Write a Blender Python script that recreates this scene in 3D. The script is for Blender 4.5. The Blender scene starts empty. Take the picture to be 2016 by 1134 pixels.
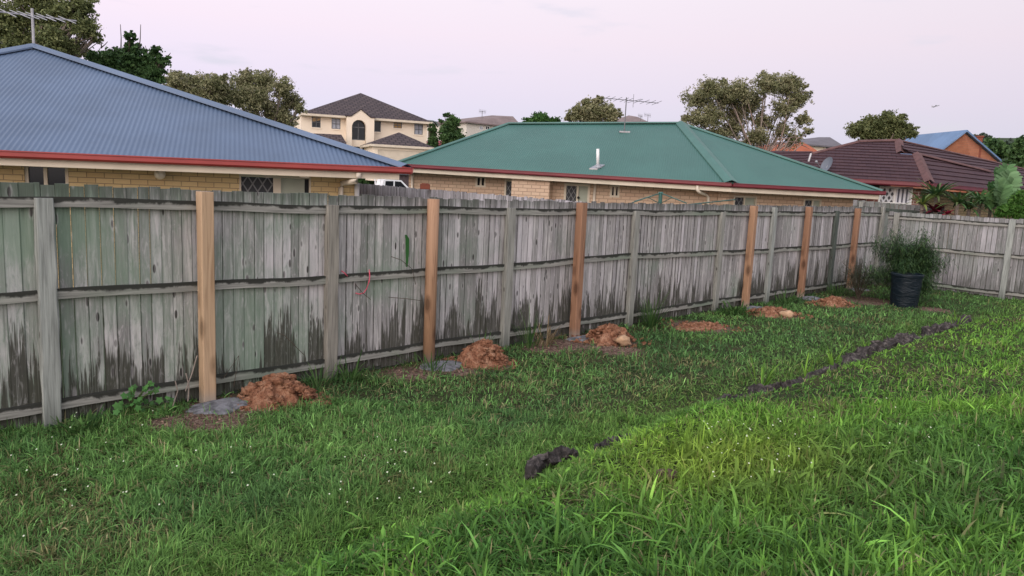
import bpy, math, random
import numpy as np
from mathutils import Vector, Matrix, noise as mn
random.seed(7); rng = np.random.default_rng(11)
C = bpy.context.scene.collection
sc = bpy.context.scene
# ------------------------------------------------------------------ camera
FPX = 1456.0; H = 2.06
UP = np.array([458.0, 10033.0, -1456.0]); UP /= np.linalg.norm(UP)
_e = np.array([0, 0, 1.0]); YA = _e - _e.dot(UP) * UP; YA /= np.linalg.norm(YA)
XA = np.array([1.0, 0, 0]); XA = XA - XA.dot(UP) * UP - XA.dot(YA) * YA; XA /= np.linalg.norm(XA)
cam_d = bpy.data.cameras.new("camera"); cam = bpy.data.objects.new("camera", cam_d); C.objects.link(cam)
cam_d.sensor_width = 36; cam_d.lens = 36 * FPX / 2016; cam_d.clip_start = 0.05; cam_d.clip_end = 6000
cr = Vector((XA[0], YA[0], UP[0])); cu = Vector((XA[1], YA[1], UP[1])); cf = Vector((XA[2], YA[2], UP[2]))
cam.matrix_world = Matrix(((cr.x, cu.x, -cf.x, 0), (cr.y, cu.y, -cf.y, 0), (cr.z, cu.z, -cf.z, H), (0, 0, 0, 1)))
sc.camera = cam
CAM = Vector((0, 0, H))
def ray(x, y):
    v = np.array([(x - 1008) / FPX, (567 - y) / FPX, 1.0]); d = np.array([v @ XA, v @ YA, v @ UP]); return d / d[1]
def P(x, y, D): d = ray(x, y) * D; return Vector((d[0], d[1], d[2] + H))
def G(x, y, z=0.0): d = ray(x, y); return P(x, y, (z - H) / d[2])
def hit(x, y, p, n):                       # pixel ray meets the plane through p with normal n
    d = Vector(ray(x, y)); return CAM + d * ((p - CAM).dot(n) / d.dot(n))
# ------------------------------------------------------------------ world and sun (dusk, sun just gone behind the viewer)
w = bpy.data.worlds.new("World"); sc.world = w; w.use_nodes = True
N = w.node_tree.nodes; L = w.node_tree.links; N.clear()
out = N.new('ShaderNodeOutputWorld'); bg = N.new('ShaderNodeBackground'); tc = N.new('ShaderNodeTexCoord')
sx = N.new('ShaderNodeSeparateXYZ'); L.new(tc.outputs['Generated'], sx.inputs[0])
rp = N.new('ShaderNodeValToRGB'); L.new(sx.outputs['Z'], rp.inputs[0])
cols = [(0.0, (.54, .59, .82)), (.05, (.61, .63, .87)), (.11, (.74, .66, .86)), (.18, (.87, .73, .86)), (.28, (.95, .84, .92)), (.36, (.98, .90, .95)), (.7, (.74, .80, .98))]
while len(rp.color_ramp.elements) < len(cols): rp.color_ramp.elements.new(.5)
for e_, (p_, c_) in zip(rp.color_ramp.elements, cols): e_.position = p_; e_.color = (*c_, 1)
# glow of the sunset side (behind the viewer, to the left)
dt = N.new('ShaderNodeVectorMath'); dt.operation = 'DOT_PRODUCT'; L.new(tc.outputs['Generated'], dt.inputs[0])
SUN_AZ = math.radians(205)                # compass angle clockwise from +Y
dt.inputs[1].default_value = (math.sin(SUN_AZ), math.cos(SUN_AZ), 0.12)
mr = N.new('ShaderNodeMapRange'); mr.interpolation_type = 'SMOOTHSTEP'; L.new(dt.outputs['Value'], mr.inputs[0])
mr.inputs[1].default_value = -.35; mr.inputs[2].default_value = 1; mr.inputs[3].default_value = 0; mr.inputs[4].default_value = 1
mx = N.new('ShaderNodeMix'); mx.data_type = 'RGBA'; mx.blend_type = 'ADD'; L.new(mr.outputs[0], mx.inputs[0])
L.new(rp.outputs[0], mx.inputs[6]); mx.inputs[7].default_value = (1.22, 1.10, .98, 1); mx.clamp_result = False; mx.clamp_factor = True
# left-right falloff of the eastern sky
sd = N.new('ShaderNodeMapRange'); L.new(sx.outputs['X'], sd.inputs[0]); sd.inputs[1].default_value = -.6; sd.inputs[2].default_value = .6
sd.inputs[3].default_value = 1.06; sd.inputs[4].default_value = .86
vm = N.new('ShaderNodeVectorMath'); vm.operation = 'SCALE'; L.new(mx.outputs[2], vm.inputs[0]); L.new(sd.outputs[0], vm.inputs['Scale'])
# thin cloud wisps low in the sky
mp = N.new('ShaderNodeMapping'); L.new(tc.outputs['Generated'], mp.inputs[0]); mp.inputs['Scale'].default_value = (7, 7, 34)
cn = N.new('ShaderNodeTexNoise'); L.new(mp.outputs[0], cn.inputs[0]); cn.inputs['Scale'].default_value = 1.0; cn.inputs['Detail'].default_value = 5
cr_ = N.new('ShaderNodeMapRange'); cr_.interpolation_type = 'SMOOTHSTEP'; L.new(cn.outputs[0], cr_.inputs[0])
cr_.inputs[1].default_value = .585; cr_.inputs[2].default_value = .80; cr_.inputs[3].default_value = 0; cr_.inputs[4].default_value = .6
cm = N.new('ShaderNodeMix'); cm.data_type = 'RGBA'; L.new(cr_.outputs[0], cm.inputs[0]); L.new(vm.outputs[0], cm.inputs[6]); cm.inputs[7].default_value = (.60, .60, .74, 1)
sky = N.new('ShaderNodeTexSky'); sky.sky_type = 'NISHITA'; sky.sun_disc = False
sky.sun_elevation = math.radians(3); sky.sun_rotation = SUN_AZ
ad = N.new('ShaderNodeMix'); ad.data_type = 'RGBA'; ad.blend_type = 'ADD'; ad.inputs[0].default_value = .05
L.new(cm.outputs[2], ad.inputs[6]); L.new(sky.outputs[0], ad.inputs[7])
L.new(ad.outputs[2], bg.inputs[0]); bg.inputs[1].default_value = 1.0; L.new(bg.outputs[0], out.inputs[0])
sl = bpy.data.lights.new("sun", 'SUN'); so = bpy.data.objects.new("sun", sl); C.objects.link(so)
sl.energy = 0.8; sl.angle = math.radians(35); sl.color = (1, .94, .87)
sdir = Vector((math.sin(SUN_AZ) * math.cos(.45), math.cos(SUN_AZ) * math.cos(.45), math.sin(.45)))
so.rotation_euler = sdir.to_track_quat('Z', 'Y').to_euler()
sc.view_settings.view_transform = 'Standard'; sc.view_settings.look = 'None'; sc.view_settings.exposure = 0; sc.view_settings.gamma = 1
# ------------------------------------------------------------------ materials
def sg(h):                                # sRGB 0-255 to linear
    return tuple((v / 255 / 12.92 if v / 255 <= .04045 else ((v / 255 + .055) / 1.055) ** 2.4) for v in h)
class Mt:
    def __init__(s, name, col=(.5, .5, .5), rough=.8, spec=.3, metal=0):
        s.m = bpy.data.materials.new(name); s.m.use_nodes = True; s.n = s.m.node_tree.nodes; s.l = s.m.node_tree.links
        s.b = s.n['Principled BSDF']; s.b.inputs['Base Color'].default_value = (*col, 1); s.b.inputs['Roughness'].default_value = rough
        s.b.inputs['Specular IOR Level'].default_value = spec; s.b.inputs['Metallic'].default_value = metal
    def tc(s, k='Object'): return s.n.new('ShaderNodeTexCoord').outputs[k]
    def map(s, v, sc_=(1, 1, 1)):
        m = s.n.new('ShaderNodeMapping'); s.l.new(v, m.inputs[0]); m.inputs['Scale'].default_value = sc_; return m.outputs[0]
    def noise(s, v, scale=5, detail=4, rough=.55, dist=0):
        t = s.n.new('ShaderNodeTexNoise'); s.l.new(v, t.inputs[0]); t.inputs['Scale'].default_value = scale; t.inputs['Detail'].default_value = detail
        t.inputs['Roughness'].default_value = rough; t.inputs['Distortion'].default_value = dist; return t.outputs[0]
    def vor(s, v, scale=5, rnd=1):
        t = s.n.new('ShaderNodeTexVoronoi'); s.l.new(v, t.inputs[0]); t.inputs['Scale'].default_value = scale; t.inputs['Randomness'].default_value = rnd; return t.outputs[0]
    def rng(s, x, a, b, c=0., d=1., smooth=True):
        m = s.n.new('ShaderNodeMapRange'); s.l.new(x, m.inputs[0]); m.interpolation_type = 'SMOOTHSTEP' if smooth else 'LINEAR'
        for i, v in enumerate((a, b, c, d)): m.inputs[i + 1].default_value = v
        return m.outputs[0]
    def math(s, op, a, b=None, c=None):
        m = s.n.new('ShaderNodeMath'); m.operation = op
        for i, v in enumerate((a, b, c)):
            if v is None: continue
            if isinstance(v, (int, float)): m.inputs[i].default_value = v
            else: s.l.new(v, m.inputs[i])
        return m.outputs[0]
    def mix(s, f, a, b, mode='MIX'):
        m = s.n.new('ShaderNodeMix'); m.data_type = 'RGBA'; m.blend_type = mode
        for i, v in ((0, f), (6, a), (7, b)):
            if isinstance(v, (int, float)): m.inputs[i].default_value = v
            elif isinstance(v, tuple): m.inputs[i].default_value = (*v, 1)
            else: s.l.new(v, m.inputs[i])
        return m.outputs[2]
    def ramp(s, x, stops):
        r = s.n.new('ShaderNodeValToRGB'); s.l.new(x, r.inputs[0])
        while len(r.color_ramp.elements) < len(stops): r.color_ramp.elements.new(.5)
        for e_, (p_, c_) in zip(r.color_ramp.elements, stops): e_.position = p_; e_.color = (*c_, 1)
        return r.outputs[0]
    def attr(s, n, o='Fac'): a = s.n.new('ShaderNodeAttribute'); a.attribute_name = n; return a.outputs[o]
    def sep(s, v): a = s.n.new('ShaderNodeSeparateXYZ'); s.l.new(v, a.inputs[0]); return a.outputs
    def comb(s, x, y, z):
        a = s.n.new('ShaderNodeCombineXYZ')
        for i, v in enumerate((x, y, z)):
            if isinstance(v, (int, float)): a.inputs[i].default_value = v
            else: s.l.new(v, a.inputs[i])
        return a.outputs[0]
    def col(s, x): s.l.new(x, s.b.inputs['Base Color']); return s
    def bump(s, x, st=.3, dist=.01):
        b = s.n.new('ShaderNodeBump'); b.inputs['Strength'].default_value = st; b.inputs['Distance'].default_value = dist
        s.l.new(x, b.inputs['Height']); s.l.new(b.outputs[0], s.b.inputs['Normal']); return s
    def brick(s, v, w_, h_, mort, c1, c2, cm_, off=.5):
        t = s.n.new('ShaderNodeTexBrick'); s.l.new(v, t.inputs[0]); t.inputs['Scale'].default_value = 1
        t.inputs['Brick Width'].default_value = w_; t.inputs['Row Height'].default_value = h_; t.inputs['Mortar Size'].default_value = mort
        t.inputs['Color1'].default_value = (*c1, 1); t.inputs['Color2'].default_value = (*c2, 1); t.inputs['Mortar'].default_value = (*cm_, 1)
        t.offset = off; return t.outputs
def simple(name, col, rough=.7, spec=.3, var=.25, scale=6, bump=0, metal=0):
    m = Mt(name, col, rough, spec, metal); v = m.tc(); n = m.noise(v, scale, 5)
    m.col(m.mix(m.rng(n, .3, .7), tuple(c * (1 - var) for c in col), tuple(min(1, c * (1 + var)) for c in col)))
    if bump: m.bump(m.noise(v, scale * 6, 4), bump, .01)
    return m.m
def weathered(name, base=(.335, .322, .322), green=.5, mould=.5, seed=0.):
    m = Mt(name, base, .9, .15); v = m.tc(); x, y, z = m.sep(v)[:3]; a = m.attr('var')
    a2 = m.math('FRACT', m.math('MULTIPLY', a, 7.31)); a3 = m.math('FRACT', m.math('MULTIPLY', a, 23.7))
    off = m.math('MULTIPLY', a, 40.)
    xs = m.math('ADD', x, off)
    fine = m.noise(m.comb(m.math('MULTIPLY', xs, 70.), off, m.math('MULTIPLY', z, 2.2)), 1, 5, .6, .3)
    wide = m.noise(m.comb(m.math('MULTIPLY', xs, 13.), off, m.math('MULTIPLY', z, 1.3)), 1, 4, .6, .6)
    c = m.ramp(fine, [(.25, tuple(b * .42 for b in base)), (.45, tuple(b * .85 for b in base)), (.6, tuple(b * 1.12 for b in base)), (.8, tuple(b * 1.6 for b in base))])
    c = m.mix(m.rng(wide, .48, .72, 0, .75), c, tuple(b * 1.85 for b in base))
    c = m.mix(m.rng(wide, .22, .42, .5, 0), c, tuple(b * .4 for b in base))
    c = m.mix(m.rng(a2, .55, 1., 0, .62), c, tuple(b * .38 for b in base))
    c = m.mix(m.rng(a3, .45, 1., 0, .6), c, (base[0] * 1.75, base[1] * 1.72, base[2] * 1.82))
    edge = m.math('ABSOLUTE', m.attr('edge2')); c = m.mix(m.rng(m.math('ADD', edge, m.math('MULTIPLY', fine, .25)), .98, 1.16, 0, .75), c, (.03, .032, .028))
    mot = m.noise(m.comb(m.math('MULTIPLY', xs, 26.), off, m.math('MULTIPLY', z, 5.5)), 1, 5, .7, 1.0)
    c = m.mix(m.rng(mot, .52, .74, 0, .5), c, tuple(b * .42 for b in base)); c = m.mix(m.rng(mot, .30, .48, .5, 0), c, tuple(b * 1.7 for b in base))
    hair = m.noise(m.comb(m.math('MULTIPLY', xs, 120.), off, m.math('MULTIPLY', z, 1.1)), 1, 3, .6, .2); c = m.mix(m.rng(hair, .60, .72, 0, .7), c, tuple(b * .22 for b in base))
    # green algae, patchy, strongest near the left end
    gx = m.noise(m.comb(m.math('MULTIPLY', x, .8), 3.3 + seed, m.math('MULTIPLY', z, .9)), 1, 3)
    gl = m.rng(x, -3., 6.5, .27, -.05)
    g = m.rng(m.math('ADD', m.math('ADD', gx, gl), m.math('MULTIPLY', mot, .35)), .66, 1.02, 0, green)
    c = m.mix(g, c, (.155, .235, .165))
    # black mould rising from the damp foot in jagged tongues, and under the capping
    jag = m.noise(m.comb(m.math('MULTIPLY', xs, 24.), 1.7, m.math('MULTIPLY', z, 1.5)), 1, 4, .7, .4)
    slow = m.noise(m.comb(m.math('MULTIPLY', x, 1.1), 7.7, 0.), 1, 2)
    lev = m.math('ADD', m.math('ADD', m.math('MULTIPLY', jag, 1.35), m.math('MULTIPLY', slow, 1.0)), m.math('ADD', m.math('MULTIPLY', a3, .52), -1.02))
    lev = m.math('ADD', lev, m.math('MULTIPLY', m.math('SUBTRACT', fine, .5), .75)); mk = m.rng(m.math('SUBTRACT', lev, z), -.05, .09, 0, mould); mk = m.math('MULTIPLY', mk, m.rng(hair, .34, .46, .72, 1)); mk = m.math('MULTIPLY', mk, m.rng(mot, .34, .46, .75, 1))
    c = m.mix(mk, c, m.mix(m.noise(v, 9, 3), (.036, .034, .030), (.065, .066, .050)))
    top = m.math('SUBTRACT', z, m.math('MULTIPLY', jag, .55))
    c = m.mix(m.rng(top, 1.34, 1.60, 0, .72 * mould), c, (.05, .055, .045))
    # seep under the middle rail
    # knots
    kv = m.comb(m.math('MULTIPLY', xs, 10.), off, m.math('MULTIPLY', z, 3.4))
    k = m.vor(kv, 1.0); c = m.mix(m.rng(k, .10, .16, .95, 0), c, (.022, .02, .018))
    c = m.mix(m.math('MULTIPLY', m.rng(k, .15, .26, 1, 0), m.rng(fine, .4, .6, 0, .35)), c, tuple(b * 1.8 for b in base))
    m.col(c); m.bump(fine, .5, .006); return m.m
M = {}
M['pale'] = weathered('weathered_paling', green=.75, mould=.95)
M['pale_mid'] = weathered('weathered_paling_mid', (.36, .345, .365), 0., .25, 4.)
M['pale_far'] = weathered('weathered_paling_far', (.25, .238, .25), .25, .55, 9.)
def railmat(name, base=(.27, .265, .245)):
    m = Mt(name, base, .9, .15); v = m.tc(); x, y, z = m.sep(v)[:3]; a = m.attr('var')
    gr = m.noise(m.map(v, (2.5, 30, 55)), 1, 5, .6, .3); bl = m.noise(m.map(v, (5, 5, 5)), 1, 5, .65, .5)
    c = m.ramp(gr, [(.3, tuple(b * .6 for b in base)), (.55, base), (.8, tuple(b * 1.5 for b in base))])
    c = m.mix(m.rng(m.noise(m.map(v, (.9, 1, 1)), 1, 2), .45, .7, 0, .5), c, (.14, .20, .14))
    edge = m.math('ADD', m.attr('edge'), m.math('MULTIPLY', bl, 1.5))     # mould creeping down from the upper edge
    c = m.mix(m.rng(edge, 1.22, 1.52, 0, .93), c, (.022, .023, .02)); m.col(c); m.bump(gr, .45, .005); return m.m
M['rail'] = railmat('weathered_rail')
def oldpost(name, base):
    m = Mt(name, base, .9, .15); v = m.tc(); gr = m.noise(m.map(v, (45, 45, 2.2)), 1, 5, .6, .4); bl = m.noise(m.map(v, (3, 3, 1.5)), 1, 4)
    c = m.ramp(gr, [(.28, tuple(b * .5 for b in base)), (.5, base), (.75, tuple(b * 1.45 for b in base))])
    c = m.mix(m.rng(bl, .5, .75, 0, .5), c, tuple(b * .55 for b in base))
    z = m.sep(v)[2]; c = m.mix(m.rng(m.math('SUBTRACT', z, m.math('MULTIPLY', bl, .5)), -.3, .12, .6, 0), c, (.05, .06, .045))
    c = m.mix(m.rng(m.vor(m.map(v, (9, 9, 3)), 1), .06, .12, .8, 0), c, (.04, .035, .03))
    m.col(c); m.bump(gr, .5, .006); return m.m
M['post'] = oldpost('old_post_grey', (.25, .25, .23)); M['post_dark'] = oldpost('old_post_dark', (.08, .095, .085)); M['post_green'] = oldpost('old_post_pale', (.28, .295, .28))
M['post_brown'] = oldpost('old_post_brown', (.235, .22, .195))
def pine(name, base, dark, stain):
    m = Mt(name, base, .65, .3); v = m.tc(); rings = m.noise(m.map(v, (22, 22, 1.1)), 1, 4, .5, 1.4)
    c = m.ramp(rings, [(.3, dark), (.45, base), (.58, tuple(b * 1.12 for b in base)), (.7, tuple((b + d) / 2 for b, d in zip(base, dark)))])
    bl = m.noise(m.map(v, (3, 3, 1.3)), 1, 3); c = m.mix(m.rng(bl, .52, .75, 0, .6), c, stain)
    k = m.vor(m.map(v, (8, 8, 3.3)), 1); c = m.mix(m.rng(k, .18, .26, .92, 0), c, tuple(b * .12 for b in base))
    c = m.mix(m.rng(k, .26, .44, .7, 0), c, tuple(d * .8 for d in dark))
    z = m.sep(v)[2]; c = m.mix(m.rng(m.math('ADD', z, m.math('MULTIPLY', bl, .1)), .04, .2, .75, 0), c, (.30, .27, .24))
    m.col(c); m.bump(rings, .2, .003); return m.m
M['pine_pale'] = pine('new_pine_pale', (.43, .295, .19), (.31, .20, .12), (.37, .25, .165))
M['pine_orange'] = pine('new_pine_orange', (.265, .145, .09), (.16, .078, .046), (.185, .075, .043))
M['pine_mid'] = pine('new_pine_tan', (.33, .195, .12), (.21, .115, .068), (.26, .135, .08))
M['concrete'] = simple('wet_concrete', (.16, .16, .175), .85, .25, .5, 16, 1.)
def soil(name, a, b, c_):
    m = Mt(name, a, .95, .1); v = m.tc(); n = m.noise(v, 14, 6, .65); n2 = m.noise(v, 60, 4, .7)
    c = m.ramp(n, [(.36, b), (.5, a), (.62, c_)]); c = m.mix(m.rng(n2, .35, .48, .6, 0), c, tuple(q * .6 for q in b)); c = m.mix(m.rng(n2, .6, .72, 0, .6), c, tuple(min(1, q * 1.7) for q in c_))
    m.col(c); m.bump(m.math('ADD', n, n2), 1., .035); return m.m
M['clay'] = soil('orange_clay', (.37, .175, .105), (.21, .092, .055), (.48, .27, .175))
M['clay_dull'] = soil('brown_clay', (.17, .09, .06), (.09, .045, .035), (.25, .15, .10))
M['rock'] = simple('pale_stone', (.42, .27, .17), .85, .2, .3, 12, .5)
M['edge'] = Mt('dark_edging', (.03, .028, .032), .85, .25)
_m = M['edge']; _v = _m.tc(); _n = _m.noise(_v, 16, 6, .7); _m.col(_m.ramp(_n, [(.3, (.014, .012, .012)), (.5, (.042, .036, .036)), (.66, (.14, .12, .115))])).bump(_n, .9, .03); M['edge'] = _m.m
def leafmat(name, trans=.3, rough=.5):
    m = Mt(name, (.1, .2, .05), rough, .15); c = m.attr('col', 'Color'); m.col(c)
    t = m.n.new('ShaderNodeBsdfTranslucent'); m.l.new(c, t.inputs[0]); s = m.n.new('ShaderNodeMixShader'); s.inputs[0].default_value = trans
    m.l.new(m.b.outputs[0], s.inputs[1]); m.l.new(t.outputs[0], s.inputs[2]); m.l.new(s.outputs[0], m.n['Material Output'].inputs[0]); return m.m
M['leaf'] = leafmat('leaf', .25); M['grass'] = leafmat('grass_blade', .35, .7)
def lawnmat():
    m = Mt('lawn_soil', (.05, .05, .03), 1, .05); v = m.tc(); n = m.noise(v, 1.3, 5); n2 = m.noise(v, 35, 5, .7)
    c = m.mix(m.rng(n, .4, .65), (.028, .042, .018), (.055, .055, .028)); c = m.mix(m.rng(n2, .45, .7, 0, .6), c, (.09, .075, .045))
    c = m.mix(m.attr('bare'), c, m.mix(m.rng(m.noise(v, 22, 6, .75), .42, .58), (.085, .05, .042), m.mix(m.rng(m.noise(v, 70, 3, .7), .5, .62), (.17, .11, .085), (.34, .27, .22)))); m.col(c); m.bump(n2, .8, .02); return m.m
M['lawn'] = lawnmat()
M['ground'] = simple('far_ground', (.045, .065, .035), .95, .1, .4, .15)
M['bark'] = simple('gum_bark', (.23, .19, .165), .9, .2, .35, 3, .4); M['bark_dark'] = simple('dark_bark', (.08, .065, .05), .9, .2, .35, 3, .4)
M['gutter_red'] = simple('red_gutter', (.30, .042, .038), .4, .5, .12, 2); M['gutter_maroon'] = simple('maroon_gutter', (.17, .025, .035), .4, .5, .12, 2)
M['cream'] = simple('cream_trim', (.62, .54, .43), .55, .4, .08, 2); M['soffit'] = simple('soffit_board', (.42, .36, .28), .7, .3, .08, 2)
M['pipe'] = simple('cream_pipe', (.66, .58, .48), .45, .5, .1, 3); M['white'] = simple('white_paint', (.72, .72, .72), .45, .5, .05, 3)
M['door'] = simple('pale_green_door', (.34, .36, .29), .5, .4, .06, 3); M['globe'] = simple('white_glass_globe', (.72, .66, .55), .3, .5, .04, 3)
M['dark'] = simple('dark_interior', (.012, .012, .014), .6, .3, .2, 3); M['metal'] = simple('galvanised_metal', (.34, .34, .36), .4, .5, .2, 8, 0, .6)
M['metal_dark'] = simple('dull_aluminium', (.13, .13, .14), .5, .5, .2, 8); M['green_metal'] = simple('green_painted_steel', (.025, .10, .085), .45, .5, .15, 8)
M['glass'] = Mt('window_glass', (.012, .014, .018), .1, .28).m
def glassmat(name, c): return Mt(name, c, .15, .3).m
M['glass_gold'] = glassmat('glass_sunset_reflection', (.40, .24, .08)); M['glass_pale'] = glassmat('glass_pale_tint', (.38, .40, .46))  # amber colour paints the golden sunset reflection into the glass; pale is only lighter
def lattice(name, s=.075, fr=(.30, .29, .27), bk=(.02, .022, .028), th=.16):
    m = Mt(name, bk, .5, .4); u, v, _ = m.sep(m.tc('UV'))[:3]
    a = m.math('ABSOLUTE', m.math('SUBTRACT', m.math('FRACT', m.math('DIVIDE', m.math('ADD', u, m.math('MULTIPLY', v, .62)), s)), .5))
    b = m.math('ABSOLUTE', m.math('SUBTRACT', m.math('FRACT', m.math('DIVIDE', m.math('SUBTRACT', u, m.math('MULTIPLY', v, .62)), s)), .5))
    k = m.math('LESS_THAN', m.math('MINIMUM', a, b), th * .5); m.col(m.mix(k, bk, fr)); return m.m
M['lattice'] = lattice('diamond_security_mesh', .16, (.16, .16, .165)); M['lattice_white'] = lattice('white_diamond_grille', .17, (.55, .56, .6), (.035, .035, .045), .4)
def blinds():
    m = Mt('vertical_blinds', (.4, .4, .45), .6, .3); u = m.sep(m.tc('UV'))[0]; f = m.math('FRACT', m.math('DIVIDE', u, .13)); m.col(m.mix(m.math('GREATER_THAN', f, .55), (.62, .62, .68), (.10, .10, .13))); return m.m
M['blinds'] = blinds()
def roofpaint(name, base, var=.12):
    m = Mt(name, base, .5, .4); v = m.tc(); n = m.noise(v, .5, 5); n2 = m.noise(v, 6, 5, .7)
    c = m.mix(m.rng(n, .35, .65), tuple(b * (1 - var) for b in base), tuple(b * (1 + var) for b in base)); c = m.mix(m.rng(n2, .55, .8, 0, .2), c, tuple(b * .7 for b in base)); st_ = m.noise(m.map(m.tc('UV'), (1.3, .12, 1)), 1, 5, .7); c = m.mix(m.rng(st_, .5, .75, 0, .22), c, tuple(min(1, b * 1.5) for b in base)); c = m.mix(m.rng(st_, .25, .42, .18, 0), c, tuple(b * .55 for b in base)); m.col(c); return m.m
M['roof_blue'] = roofpaint('blue_steel_roof', (.076, .114, .186)); M['cap_blue'] = roofpaint('blue_hip_capping', (.10, .142, .22))
M['roof_green'] = roofpaint('green_steel_roof', (.043, .122, .102), .07); M['cap_green'] = roofpaint('green_hip_capping', (.058, .145, .122))
M['roof_blue2'] = roofpaint('steel_blue_far_roof', (.12, .20, .34))
def brickmat(name, c1, c2, cm_, w_=.25, h_=.086, mort=.007, off=.5):
    m = Mt(name, c1, .85, .2); v = m.tc('UV'); b = m.brick(v, w_, h_, mort, c1, c2, cm_, off); n = m.noise(v, 3, 4)
    c = m.mix(m.rng(n, .35, .7, 0, .35), b[0], tuple(q * .75 for q in c1)); c = m.mix(m.rng(m.noise(v, 40, 3), .5, .8, 0, .3), c, tuple(q * .7 for q in c2)); m.col(c)
    m.bump(b[1], -.5, .006); return m.m
M['brick_yellow'] = brickmat('yellow_brick', (.66, .50, .27), (.58, .42, .22), (.28, .20, .12)); M['brick_tan'] = brickmat('tan_brick', (.64, .47, .34), (.55, .38, .27), (.34, .23, .17), .29, .115, .012)
M['brick_red'] = brickmat('red_brick', (.20, .075, .06), (.15, .05, .045), (.40, .34, .30), .25, .105, .014); M['brick_orange'] = brickmat('orange_brick', (.42, .17, .10), (.34, .13, .08), (.30, .16, .11), .4, .16, .012)
M['brick_pier'] = brickmat('red_brown_brick', (.26, .08, .05), (.20, .06, .04), (.12, .05, .04)); M['brick_olive'] = brickmat('olive_brick', (.30, .24, .14), (.22, .17, .10), (.12, .09, .06), .25, .105, .014)
M['render_cream'] = simple('cream_render', (.80, .69, .56), .85, .2, .05, .6, .1); M['render_white'] = simple('pale_render', (.62, .58, .52), .85, .2, .06, .6)
def tiles(name, a, b, w_=.3, h_=.33, mort=.03):
    m = Mt(name, a, .8, .25); v = m.tc('UV'); t = m.brick(v, w_, h_, mort, a, b, tuple(q * .35 for q in b)); n = m.noise(v, 2.2, 5); m.col(m.mix(m.rng(n, .4, .7, 0, .4), t[0], tuple(q * .6 for q in a))); m.bump(t[1], -.4, .03); return m.m
M['tile_brown'] = tiles('brown_roof_tile', (.070, .036, .042), (.052, .027, .035), .3, .33, .008); M['cap_brown'] = simple('brown_ridge_capping', (.115, .06, .058), .8, .25, .2, 4)
M['tile_dark'] = tiles('charcoal_roof_tile', (.10, .075, .075), (.065, .05, .055), .55, .5, .06); M['tile_red'] = simple('red_roof_tile', (.30, .055, .075), .8, .2, .15, .8); M['tile_rust'] = simple('rust_roof_tile', (.34, .10, .05), .8, .2, .15, .8)
M['tile_grey'] = simple('grey_brown_roof_tile', (.20, .155, .15), .8, .2, .15, .6); M['tile_slate'] = simple('slate_grey_roof', (.14, .13, .145), .8, .2, .1, .6)
M['black_plastic'] = Mt('black_plastic_film', (.006, .012, .018), .38, .5); _m = M['black_plastic']; _n = _m.noise(_m.map(_m.tc(), (3, 3, 11)), 1.2, 5, .6, 1.2); _m.bump(_n, .8, .04); _m.b.inputs['Specular IOR Level'].default_value = .22; M['black_plastic'] = _m.m
M['pink'] = simple('pink_cord', (.55, .08, .13), .5, .4, .1, 8); M['flower'] = simple('white_petals', (.6, .64, .5), .7, .2, .05, 5)
M['car'] = simple('white_car_paint', (.78, .80, .84), .25, .6, .02, 3); M['rubber'] = simple('black_rubber', (.02, .02, .02), .8, .2, .1, 3); M['dish'] = simple('grey_dish', (.13, .145, .18), .5, .4, .1, 3)
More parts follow.
